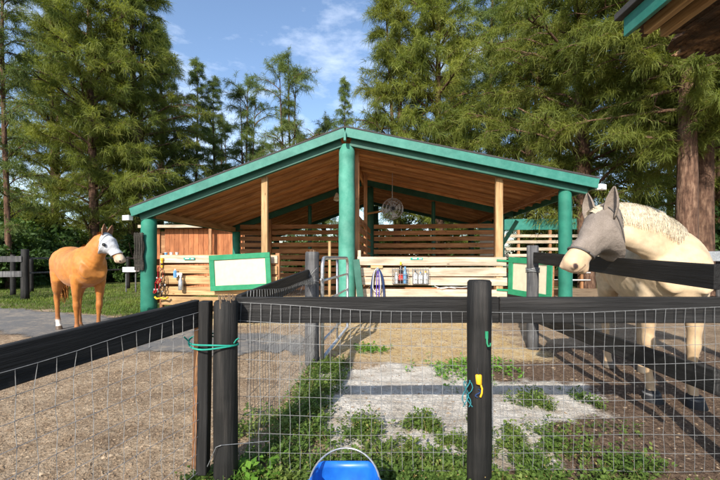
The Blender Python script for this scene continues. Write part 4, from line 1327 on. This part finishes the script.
    def blend(w, colr):
        nonlocal c
        w = np.clip(w, 0, 1)[:, None]; c = c * (1 - w) + np.array(colr) * w
    z = co[:, 2] / S
    nn_ = fbm(co[:, 0] * 1.0 + co[:, 2], co[:, 1] + co[:, 2] * .7, 4.0, 91)
    blend((nn_ - .42) * 2.2 * .6, coat['body2'])
    blend(sstep(.95, .55, z) * .55, coat['leg'])
    blend(sstep(.36, .24, z + (nn_ - .5) * .1) * coat.get('sockw', 0), coat['sock'])
    if 'whitesock' in coat:
        wx, wy = coat['whitesock']
        m_ = (np.hypot(co[:, 0] / S - wx, co[:, 1] / S - wy) < .16)
        blend(sstep(.20, .15, z) * m_, (.72, .66, .58))
    blend(sstep(.078, .066, z), coat['hoof'])
    tl = ((co - np.array(poll)) @ np.array(ax)) / HL
    lat = np.abs((co - np.array(poll)) @ np.array(sidev))
    dv = (co - np.array(poll)) @ np.array(up)
    onhead = (lat < .18 * k) & (dv > -.44 * k) & (dv < .08 * k)
    blend(sstep(.66, .82, tl) * onhead, coat['muzzle'])
    blend(sstep(.93, 1.03, tl) * onhead * .6, coat['muzzle2'])
    for s in (-1, 1):
        nc = np.array(poll + ax * (.955 * HL) + up * (-.058 * HV * k) + sidev * (s * .058 * HWd * k))
        dlt = (co - nc); d2 = np.sqrt(((dlt @ np.array(ax)) / (.020 * k)) ** 2 + ((dlt @ np.array(up)) / (.026 * k)) ** 2 + ((dlt @ np.array(sidev)) / (.03 * k)) ** 2)
        blend(sstep(1.25, .75, d2), (.05, .03, .028))
    # mouth line
    md = (co - np.array(poll)) @ np.array(up) / k + .105 * HV
    blend(sstep(.008, .003, np.abs(md)) * (tl > .84) * (tl < 1.0) * onhead * .8, (.10, .06, .05))
    ca = me2.color_attributes.new('coat', 'FLOAT_COLOR', 'POINT')
    ca.data.foreach_set('color', np.concatenate([c, np.ones((n, 1))], 1).astype(np.float32).ravel())
    body = link('body', me2, root)
    # ears
    for s in (-1, 1):
        base = poll + ax * (coat.get('eart', .03) * HL) + sidev * (s * coat.get('earw', .055) * k) + up * (-.02 * k)
        ed = (-ax * .55 + up * .75 + sidev * s * coat.get('earspread', .28) + (Wi.to_3x3() @ Vector(coat.get('earbias', (0, 0, .4))))).normalized()
        es = (sidev - ed * sidev.dot(ed)).normalized()
        ef = es.cross(ed).normalized()
        ez = coat.get('earsz', 1)
        prof = [(h_ * ez, w_ * ez) for h_, w_ in [(-.03, .030), (.0, .038), (.05, .046), (.10, .040), (.14, .024), (.168, .010), (.178, .003)]]
        for nm, inf, mt in (('ear', 0, coat['earmat']),):
            V = []; Fq = []
            nc_ = 9
            for (h, w) in prof:
                for q in range(nc_):
                    a = -2.0 + 4.0 * q / (nc_ - 1)
                    V.append(tuple(base + ed * (h * k) + es * (w * k * math.sin(a * .8) * 1.0) + ef * (w * k * (-math.cos(a)) * .7)))
            for i in range(len(prof) - 1):
                for q in range(nc_ - 1):
                    Fq.append((i * nc_ + q, i * nc_ + q + 1, (i + 1) * nc_ + q + 1, (i + 1) * nc_ + q))
            e = MB(); e.add(V, Fq)
            eo_ = e.build('ear', mt, root, True)
            so = eo_.modifiers.new('s', 'SOLIDIFY'); so.thickness = .008; so.offset = 0
    # eyes
    for s in (-1, 1):
        c_ = poll + ax * (.31 * HL) + up * (-.06 * k) + sidev * (s * .088 * HWd * k)
        MB().loft([(c_ - ax * .022, sidev, up, .004, .004), (c_ - ax * .012, sidev, up, .014, .015), (c_, sidev, up, .018, .019), (c_ + ax * .012, sidev, up, .014, .015), (c_ + ax * .022, sidev, up, .004, .004)], 10).build('eye', M['darkbottle'], root, True)
    # fly mask
    secs = []
    for i in range(len(HS) - 1):
        for q in range(3):
            t_ = q / 3
            h = [HS[i][j] * (1 - t_) + HS[i + 1][j] * t_ for j in range(4)]
            if -.02 <= h[0] <= coat['mask_end']:
                inf = .009 + .004 * math.sin(h[0] * 31) + .016 * math.exp(-((h[0] - .31) / .13) ** 2)
                secs.append(hsec(h[0], h[1], h[2], h[3], inf))
    mk = MB(); mk.loft(secs, 28, cap=False, ex=2.25)
    V = np.concatenate(mk.v)
    # slant the lower edge and wrinkle the cloth
    wr = (fbm(V[:, 0] * 1 + V[:, 2] * .6, V[:, 1] + V[:, 2], 9, 12) - .5) * .018
    ctr = np.array(poll + ax * (.3 * HL) + up * (-.13 * k))
    dirn = V - ctr; dirn /= np.linalg.norm(dirn, axis=1, keepdims=True)
    mk.v = [V + dirn * wr[:, None]]
    mo = mk.build('fly_mask', coat['maskmat'], root, True)
    so = mo.modifiers.new('s', 'SOLIDIFY'); so.thickness = .005
    # binding tapes of the mask
    for tt in (secs[0], secs[-1]):
        pts = []
        for q in range(29):
            a = 2 * math.pi * q / 28
            ct, st = math.cos(a), math.sin(a)
            pts.append(Vector(tt[0]) + Vector(tt[1]) * ((tt[3] + .004) * math.copysign(abs(ct) ** (2 / 2.25), ct)) + Vector(tt[2]) * ((tt[4] + .004) * math.copysign(abs(st) ** (2 / 2.25), st)))
        MB().tube(pts, .0085, 6).build('binding', coat['bindmat'], mo, True)
    # seam across the mask under the ears
    i0 = 5
    pts = []
    for q in range(23):
        a = math.pi * (-.15 + 1.3 * q / 22)
        tt = secs[i0]
        ct, st = math.cos(a), math.sin(a)
        pts.append(Vector(tt[0]) + Vector(tt[1]) * ((tt[3] + .006) * math.copysign(abs(ct) ** (2 / 2.25), ct)) + Vector(tt[2]) * ((tt[4] + .006) * math.copysign(abs(st) ** (2 / 2.25), st)))
    MB().tube(pts, .005, 5).build('seam', coat['bindmat'], mo, True)
    if coat.get('eyepatch'):
        for s in (-1, 1):
            tt = hsec(.29, .016 * HV, -.275 * HV, .104 * HWd, .032)
            c_ = Vector(tt[0]) + up * (.075 * k)
            o_ = MB().loft([(c_ + sidev * (s * (tt[3] - .012)), ax, up, .030, .024), (c_ + sidev * (s * (tt[3] + .006)), ax, up, .026, .020), (c_ + sidev * (s * (tt[3] + .009)), ax, up, .010, .008)], 12)
            o_.build('eye_patch', M['blk'], mo, True)
    # mane: hair strips along the crest
    r = random.Random(5)
    V = []; Fq = []
    cs = secs  # noqa
    nsec = []
    for i in range(len(nk) - 1):
        for q in range(6): 
            t_ = q / 6
            p = nk[i][0].lerp(nk[i + 1][0], t_); b_ = nk[i][2] * (1 - t_) + nk[i + 1][2] * t_; a_ = nk[i][1] * (1 - t_) + nk[i + 1][1] * t_
            d = (nk[i + 1][0] - nk[i][0]).normalized()
            u = Vector((0, 0, 1)) - X_ * .35; u = (u - d * u.dot(d)).normalized()
            nsec.append((p, d, u, u.cross(d).normalized(), a_, b_))
    nst = coat.get('mane_n', 900)
    for j in range(nst):
        p, d, u, sv, a_, b_ = nsec[r.randrange(4, len(nsec))]
        sg = mane_side if r.random() < .93 else -mane_side
        ln = r.uniform(.25, 1.0) ** .8 * coat.get('mane_len', .7)
        w = r.uniform(.0015, .004)
        st0 = p + d * r.uniform(-.05, .05)
        row = []
        for q in range(5):
            th_ = 1.57 - ln * 1.9 * q / 4
            rad = 1.075 + .035 * math.sin(j + q) * (q / 4)
            pt = st0 + u * (b_ * rad * math.sin(th_)) + sv * (sg * a_ * rad * math.cos(th_)) + d * ((q / 4) * r.uniform(-.03, .03)) + u * .006 + sv * sg * .004
            row.append(pt)
        b0 = len(V)
        for q, pt in enumerate(row):
            ww = w * (1 - .75 * q / 4)
            V += [tuple(pt - d * ww), tuple(pt + d * ww)]
        for q in range(4): Fq.append((b0 + 2 * q, b0 + 2 * q + 1, b0 + 2 * q + 3, b0 + 2 * q + 2))
    mm = MB(); mm.add(V, Fq); mm.build('mane', coat['manemat'], root)
    # forelock over the mask top
    # tail
    tm = MB()
    for j in range(70):
        a = r.uniform(0, 6.28); q = r.uniform(.0, .055)
        ox, oy = q * math.cos(a) * .7, q * math.sin(a)
        ln = r.uniform(.55, .85)
        pts = [Vector((-.79, oy * .3, 1.33)) * S, Vector((-.86 + ox, oy, 1.25)) * S, Vector((-.885 + ox * 1.3, oy * 1.6, 1.02)) * S, Vector((-.875 + ox * 1.6, oy * 2.0 + r.uniform(-.02, .02), 1.25 - ln * .8)) * S, Vector((-.86 + ox * 1.2, oy * 1.4 + r.uniform(-.04, .04), 1.25 - ln)) * S]
        tm.tube(pts, [.014, .014, .011, .007, .002], 4)
    tm.build('tail', coat['manemat'], root, True)
    if hoofboots:
        for s in (-1, 1):
            fx = .02 * s
            bb = MB()
            bb.loft([(Vector((.50 + fx, s * .14, -.002)) * S, X_, Y_, .080 * S, .074 * S), (Vector((.498 + fx, s * .14, .012)) * S, X_, Y_, .083 * S, .077 * S), (Vector((.487 + fx, s * .14, .055)) * S, X_, Y_, .070 * S, .066 * S), (Vector((.473 + fx, s * .14, .092)) * S, X_, Y_, .058 * S, .056 * S), (Vector((.466 + fx, s * .14, .10)) * S, X_, Y_, .050 * S, .049 * S)], 18)
            bo = bb.build('hoof_boot', M['blk'], root, True)
            sb = MB(); sb.loft([(Vector((.478 + fx, s * .14, .066)) * S, X_, Y_, .072 * S, .068 * S), (Vector((.474 + fx, s * .14, .082)) * S, X_, Y_, .067 * S, .064 * S)], 18)
            sb.build('strap', M['greypost'], bo, True)
            tb = MB(); tb.loft([(Vector((.52 + fx, s * .14, -.004)) * S, X_, Y_, .066 * S, .070 * S), (Vector((.52 + fx, s * .14, .010)) * S, X_, Y_, .068 * S, .072 * S)], 16)
            tb.build('sole', M['fray'], bo, True)
    return root

horse_mat = attr_mat('horse_coat', 'coat', .52, .28, (9, 9, 9), .30, 0.1, .35)
cream_mat = attr_mat('cream_coat', 'coat', .6, .25, (9, 9, 9), .28, 0.1, .35)
def cloth_mat(name, col, spec=.2):
    m, nt, b = new_mat(name)
    v = mapped(nt, (1, 1, 1))
    n1 = noise(nt, v, 260, 2); n2 = noise(nt, v, 11, 4)
    c = mixc(nt, 1.0, col, ramp(nt, n1, [(.35, (.72, .72, .72)), (.6, (1.08, 1.08, 1.08))]), 'MULTIPLY')
    c = mixc(nt, .7, c, ramp(nt, n2, [(.35, (.78, .77, .75)), (.6, (1.04, 1.04, 1.04))]), 'MULTIPLY')
    nt.links.new(c, b.inputs['Base Color']); b.inputs['Roughness'].default_value = .85
    b.inputs['Specular IOR Level'].default_value = spec
    bump(nt, b, n2, .7, .025)
    return m
chest = dict(mat=horse_mat, body=(.44, .165, .03), body2=(.54, .24, .06), leg=(.26, .085, .018), sock=(.20, .08, .03), sockw=.6, hoof=(.09, .06, .04), muzzle=(.52, .40, .29), muzzle2=(.42, .27, .23),
             earmat=attr_mat('chestnut_ear', 'none', .6), maskmat=cloth_mat('pale_fly_mask', (.50, .51, .54)), bindmat=plain('pale_binding', (.42, .44, .48), .8), mask_end=.72, manemat=plain('chestnut_hair', (.46, .20, .05), .6, nscale=30, amt=.5),
             eyepatch=True, whitesock=(-.555, -.14), mane_n=500, mane_len=.45, hv=1.12, hw=1.22, earsz=1.1)
chest['earmat'] = plain('chestnut_ear', (.20, .10, .05), .8)
cream = dict(mat=cream_mat, body=(.55, .41, .26), body2=(.68, .57, .42), leg=(.42, .27, .14), sock=(.40, .27, .16), sockw=.5, hoof=(.10, .08, .06), muzzle=(.60, .42, .26), muzzle2=(.48, .33, .25),
             earmat=cloth_mat('grey_fly_mask_ear', (.22, .18, .15)), maskmat=cloth_mat('grey_fly_mask', (.215, .18, .155)), bindmat=plain('grey_binding', (.10, .09, .085), .8), mask_end=.76, manemat=plain('cream_hair', (.72, .63, .47), .6, nscale=30, amt=.4),
             mane_n=5000, mane_len=1.0, earbias=(.15, 0, .9), hv=1.18, hw=1.12, earsz=1.1, eart=.17, earw=.085, earspread=.25)

# chestnut on the drive: hind feet (-5.2,6.6), front feet (-4.32,5.9)
h1 = math.atan2(-.70, .91)
c1 = Vector((-4.72, 6.22, 0)); s1 = .98
def hl(c, h, x, y, z): return c + Vector((x * math.cos(h) - y * math.sin(h), x * math.sin(h) + y * math.cos(h), z))
hd1 = hl(c1, h1, 0, 0, 0)
horse('chestnut horse in a pale fly mask standing on the drive', tuple(c1), h1, s1,
      [(hl(c1, h1, .36, 0, 1.08), .20, .30), (hl(c1, h1, .52, .0, 1.18), .185, .27), (hl(c1, h1, .63, .02, 1.30), .145, .215), (hl(c1, h1, .70, .05, 1.43), .115, .165), (hl(c1, h1, .755, .085, 1.53), .092, .125), (hl(c1, h1, .80, .11, 1.565), .075, .095)],
      (hl(c1, h1, .835, .13, 1.635), hl(c1, h1, 1.12, .30, 1.215), (math.cos(h1 + .55), math.sin(h1 + .55), .75)), chest, 1)

# cream horse in the paddock, head over the rail
bk = Vector((.29, .957, 0))           # from head to tail on the ground
h2 = math.atan2(-bk.y, -bk.x)
c2 = Vector((2.70, 3.22, -.01)) + bk * .45
horse('cream horse in a grey fly mask reaching its head over the paddock rail', tuple(c2), h2, 1.03,
      [((2.80, 3.50, 1.10), .20, .30), ((2.73, 3.30, 1.22), .185, .285), ((2.62, 3.20, 1.36), .15, .245), ((2.47, 3.17, 1.455), .13, .225), ((2.30, 3.15, 1.51), .112, .20), ((2.17, 3.14, 1.535), .10, .175), ((2.07, 3.12, 1.54), .088, .15), ((2.00, 3.10, 1.52), .075, .12)],
      ((2.075, 3.12, 1.70), (1.60, 2.95, 1.215), (-.55, -.12, .6)), cream, 1, hoofboots=True)

# ------------------------------------------------------------------ bucket
bk_ = thing('bucket', 'blue flat-backed plastic bucket with a wire handle in the weeds', 'bucket', (-.068, 1.64, -.02))
def dshape(hw, back, front, n=18):
    pts = [(-hw * .72, back), (hw * .72, back), (hw * .9, back - .03)]
    for i in range(n + 1):
        a = math.pi * i / n
        pts.append((hw * math.cos(a), (back - .10) - (back - .10 - front) * math.sin(a)))
    pts.append((-hw * .9, back - .03))
    return pts
mb = MB()
rings = [(.80, .0, 0), (.83, .02, 0), (.97, .27, 0), (1.04, .272, 0), (1.04, .292, 0), (.975, .292, 0), (.955, .26, 0), (.80, .018, 0)]
V = []; Fq = []
for sc_, z, _ in rings:
    for x, y in dshape(.150, .14, -.20): V.append((x * sc_, y * sc_, z))
npt = len(V) // len(rings)
for i in range(len(rings) - 1):
    for q in range(npt):
        q2 = (q + 1) % npt
        Fq.append((i * npt + q, i * npt + q2, (i + 1) * npt + q2, (i + 1) * npt + q))
Fq.append(tuple(range(npt - 1, -1, -1))); Fq.append(tuple((len(rings) - 1) * npt + q for q in range(npt)))
mb.add(V, Fq); mb.build('tub', M['blue'], bk_, True)
bpy.context.view_layer.update()
pts = []
for i in range(21):
    a = math.pi * i / 20
    pts.append(((.157) * math.cos(a), -.02 + .19 * math.sin(a) * .9, .275 + .075 * math.sin(a)))
mb = MB(); mb.tube(pts, .0045, 7); mb.build('handle', M['galv'], bk_, True)
for s in (-1, 1): MB().box((s * .155, -.02, .268), (.016, .04, .04)).build('handle_lug', M['blue'], bk_)

# ------------------------------------------------------------------ bits on the front post
t = thing('snap_clip', 'yellow plastic clip hanging on the black post', 'clip', (.612, FY - .150, .60)); t.scale = (.8, .8, .8)
mb = MB(); mb.loft([(Vector((0, 0, .06)), Vector((1, 0, 0)), Vector((0, 1, 0)), .016, .010), (Vector((0, 0, .055)), Vector((1, 0, 0)), Vector((0, 1, 0)), .021, .013), (Vector((.003, 0, .0)), Vector((1, 0, 0)), Vector((0, 1, 0)), .019, .012), (Vector((.004, 0, -.005)), Vector((1, 0, 0)), Vector((0, 1, 0)), .012, .009)], 12)
mb.build('body', M['yellow'], t, True)
mb = MB(); mb.tube([(.012, 0, 0), (.022, -.004, -.03), (.020, -.003, -.06), (.012, 0, -.085)], .006, 6); mb.build('tail', M['yellow'], t)
mb = MB(); mb.tube([(0, 0, .06), (-.005, .01, .10)], .004, 6); mb.build('ring', M['blk'], t)
t = thing('cord', 'tangled teal and navy cord hanging beside the yellow clip', 'cord', (.575, FY - .12, .54)); t.scale = (.75, .75, .6)
mb = MB()
for k_ in range(4):
    mb.tube([(.02 * math.sin(i * .9 + k_ * 2) - .012 * k_, .012 * math.cos(i * 1.1 + k_), .11 - .028 * i + .01 * math.sin(k_ * 3)) for i in range(9)], .0035, 5)
mb.build('strands', plain('cord_teal', (.02, .17, .20), .8), t)
mb = MB(); mb.tube([(.05 + .02 * math.sin(i), -.03, .05 - .012 * i) for i in range(7)], .005, 5); mb.build('knot', M['navy'], t)
t = thing('snap_hook', 'green plastic hook screwed near the top of the black post', 'hook', (.655, FY - .148, .81)); t.scale = (.75, .75, .75)
mb = MB(); mb.tube([(0, 0, .075), (0, -.006, .0), (.004, -.016, -.02), (.016, -.022, -.014), (.018, -.022, .006)], [.007, .007, .007, .006, .005], 7); mb.build('hook', M['green_frame'], t, True)
mb = MB(); mb.box((0, .003, .055), (.02, .008, .05)); mb.build('plate', M['green_frame'], t)

# ------------------------------------------------------------------ ground cover
def weeds(name, label, mat, n, dens_fn, box, hh, leaf, seed, per=9, cat='weeds'):
    r = np.random.default_rng(seed)
    P = []
    while len(P) < n:
        x = r.uniform(box[0], box[1], n * 3); y = r.uniform(box[2], box[3], n * 3)
        keep = r.random(n * 3) < dens_fn(x, y)
        P += list(zip(x[keep], y[keep]))
        if not keep.any(): break
    P = np.array(P[:n]); z0 = ground_z(P[:, 0], P[:, 1])
    m = n * per
    base = np.repeat(P, per, 0); zb = np.repeat(z0, per)
    H = np.repeat(r.uniform(.35, 1, n) * hh, per)
    t = r.uniform(.15, 1, m)
    az = r.uniform(0, 6.28, m); el = r.uniform(-.3, .9, m)
    rad = r.uniform(.0, .35, m) * H
    c = np.stack([base[:, 0] + rad * np.cos(az), base[:, 1] + rad * np.sin(az), zb + H * t], 1)
    d = np.stack([np.cos(az) * np.cos(el), np.sin(az) * np.cos(el), np.sin(el)], 1)
    w = np.stack([-np.sin(az), np.cos(az), r.uniform(-.4, .4, m)], 1)
    s = (leaf * r.uniform(.5, 1.3, m))[:, None]
    V = np.stack([c, c + d * s * .55 + w * s * .34 + np.array([0, 0, .08]) * s, c + d * s * 1.15 - np.array([0, 0, .12]) * s, c + d * s * .55 - w * s * .34 + np.array([0, 0, .08]) * s], 1).reshape(-1, 3)
    F1 = np.arange(m)[:, None] * 4 + np.array([[0, 1, 2, 3]])
    # stems
    tx, ty = r.normal(0, .35, n) * hh, r.normal(0, .35, n) * hh; hs = z0 + hh * r.uniform(.3, .9, n)
    V2 = np.stack([np.stack([P[:, 0] - .0012, P[:, 1], z0], 1), np.stack([P[:, 0] + .0012, P[:, 1], z0], 1), np.stack([P[:, 0] + .0008 + tx, P[:, 1] + ty, hs], 1), np.stack([P[:, 0] - .0008 + tx, P[:, 1] + ty, hs], 1)], 1).reshape(-1, 3)
    F2 = np.arange(n)[:, None] * 4 + np.array([[0, 1, 2, 3]]) + len(V)
    return setp(link(name, np_mesh(name, np.concatenate([V, V2]), np.concatenate([F1, F2]), mat)), label, cat, kind='stuff')

def d_weeds(x, y):
    n = fbm(x, y, 2.2, 201); n2 = fbm(x, y, 5.5, 221)
    a = sstep(2.75, 2.0, y + (n - .5) * 1.6) * sstep(-.98, -.85, x) * sstep(1.9, 1.0, x + (n - .5))
    fence = sstep(.30, .02, np.abs(x - (-.66 + (y - 2.06) * .075 + .16))) * sstep(4.6, 4.2, y) * .5
    patch = sstep(.62, .72, n) * sstep(-.5, -.2, x) * sstep(3.6, 2.9, y) * .8
    return np.clip(np.maximum(np.maximum(a, fence), patch) * sstep(.36, .55, n2 + .08), 0, 1)
weeds('ground_weeds', 'low green weeds along the foot of the front fence', M['weed'], 6500, d_weeds, (-1.0, 2.0, 1.25, 4.6), .10, .026, 301)
weeds('dry_weeds', 'dry straw-coloured stalks among the weeds by the fence', M['dryweed'], 450, d_weeds, (-1.0, 1.8, 1.3, 3.6), .13, .013, 302, 4)
weeds('leafy_weed', 'bright green broad-leaved weed at the foot of the frayed corner post', M['weed_bright'], 22, lambda x, y: np.exp(-(((x + .60) / .13) ** 2 + ((y - 1.97) / .1) ** 2)), (-.95, -.35, 1.8, 2.2), .16, .05, 303, 9)
weeds('small_weed', 'small patch of green weeds on the sand behind the black post', M['weed_bright'], 130, lambda x, y: np.exp(-(((x - 1.25) / .35) ** 2 + ((y - 4.1) / .3) ** 2)), (.3, 2.2, 3.2, 5), .10, .035, 304, 8)
weeds('small_weed', 'small green tuft on the straw behind the front rail', M['weed_bright'], 40, lambda x, y: np.exp(-(((x - .13) / .16) ** 2 + ((y - 5.0) / .14) ** 2)), (-.4, .7, 4.5, 5.5), .09, .04, 305, 8)

# grass verge on the left
r = np.random.default_rng(61)
n = 60000
x = r.uniform(-16, -3.8, n); y = 7.2 + r.uniform(0, 1, n) ** 1.5 * 10
g_, _, _, _ = zones(x, y)
keep = (r.random(n) < g_ * (.35 + .9 * sstep(.4, .6, fbm(x, y, .8, 77)))) & ~((x > -9) & (x < -4.5) & (y > 15.4))
x, y = x[keep], y[keep]; n = len(x)
z = ground_z(x, y); az = r.uniform(0, 6.28, n); h = r.uniform(.03, .085, n); w = .009
ln = r.uniform(0, .06, n)
V = np.stack([np.stack([x - w * np.cos(az), y - w * np.sin(az), z], 1), np.stack([x + w * np.cos(az), y + w * np.sin(az), z], 1), np.stack([x + ln * np.sin(az), y + ln * np.cos(az), z + h], 1)], 1).reshape(-1, 3)
setp(link('grass', np_mesh('grass', V, np.arange(n * 3).reshape(-1, 3), M['grass'])), 'short green grass on the verge beyond the drive', 'grass', kind='stuff')

# wood chips, clods and straw on the ground
n = 52000
x = r.uniform(-4.5, 5.2, n); y = 1.0 + 6.3 * r.random(n) ** 1.35
_, sw, _, so_ = zones(x, y)
keep = (r.random(n) < (1 - .8 * sw)) & (r.random(n) < (1 - .75 * so_)) & (r.random(n) < .25 + .9 * fbm(x, y, 1.8, 88))
x, y = x[keep], y[keep]; n = len(x)
z = ground_z(x, y) + .003
s = r.uniform(.0025, .0085, n) * (1 + .8 * (r.random(n) < .05)); az = r.uniform(0, 6.28, n); el = r.uniform(1.2, 2.6, n)
cx, sx_ = np.cos(az), np.sin(az)
p = lambda u, v_, h_: np.stack([x + s * (u * el * cx - v_ * sx_), y + s * (u * el * sx_ + v_ * cx), z + s * h_], 1)
V = np.stack([p(-1, -.5, -.2), p(1, -.6, -.2), p(.1, .8, -.2), p(0, 0, .75)], 1).reshape(-1, 3)
i = np.arange(n)[:, None] * 4
F = np.concatenate([i + np.array([[0, 1, 3]]), i + np.array([[1, 2, 3]]), i + np.array([[2, 0, 3]])])
setp(link('wood_chips', np_mesh('wood_chips', V, F, M['chips'])), 'scattered wood chips and clods on the bare ground', 'debris', kind='stuff')
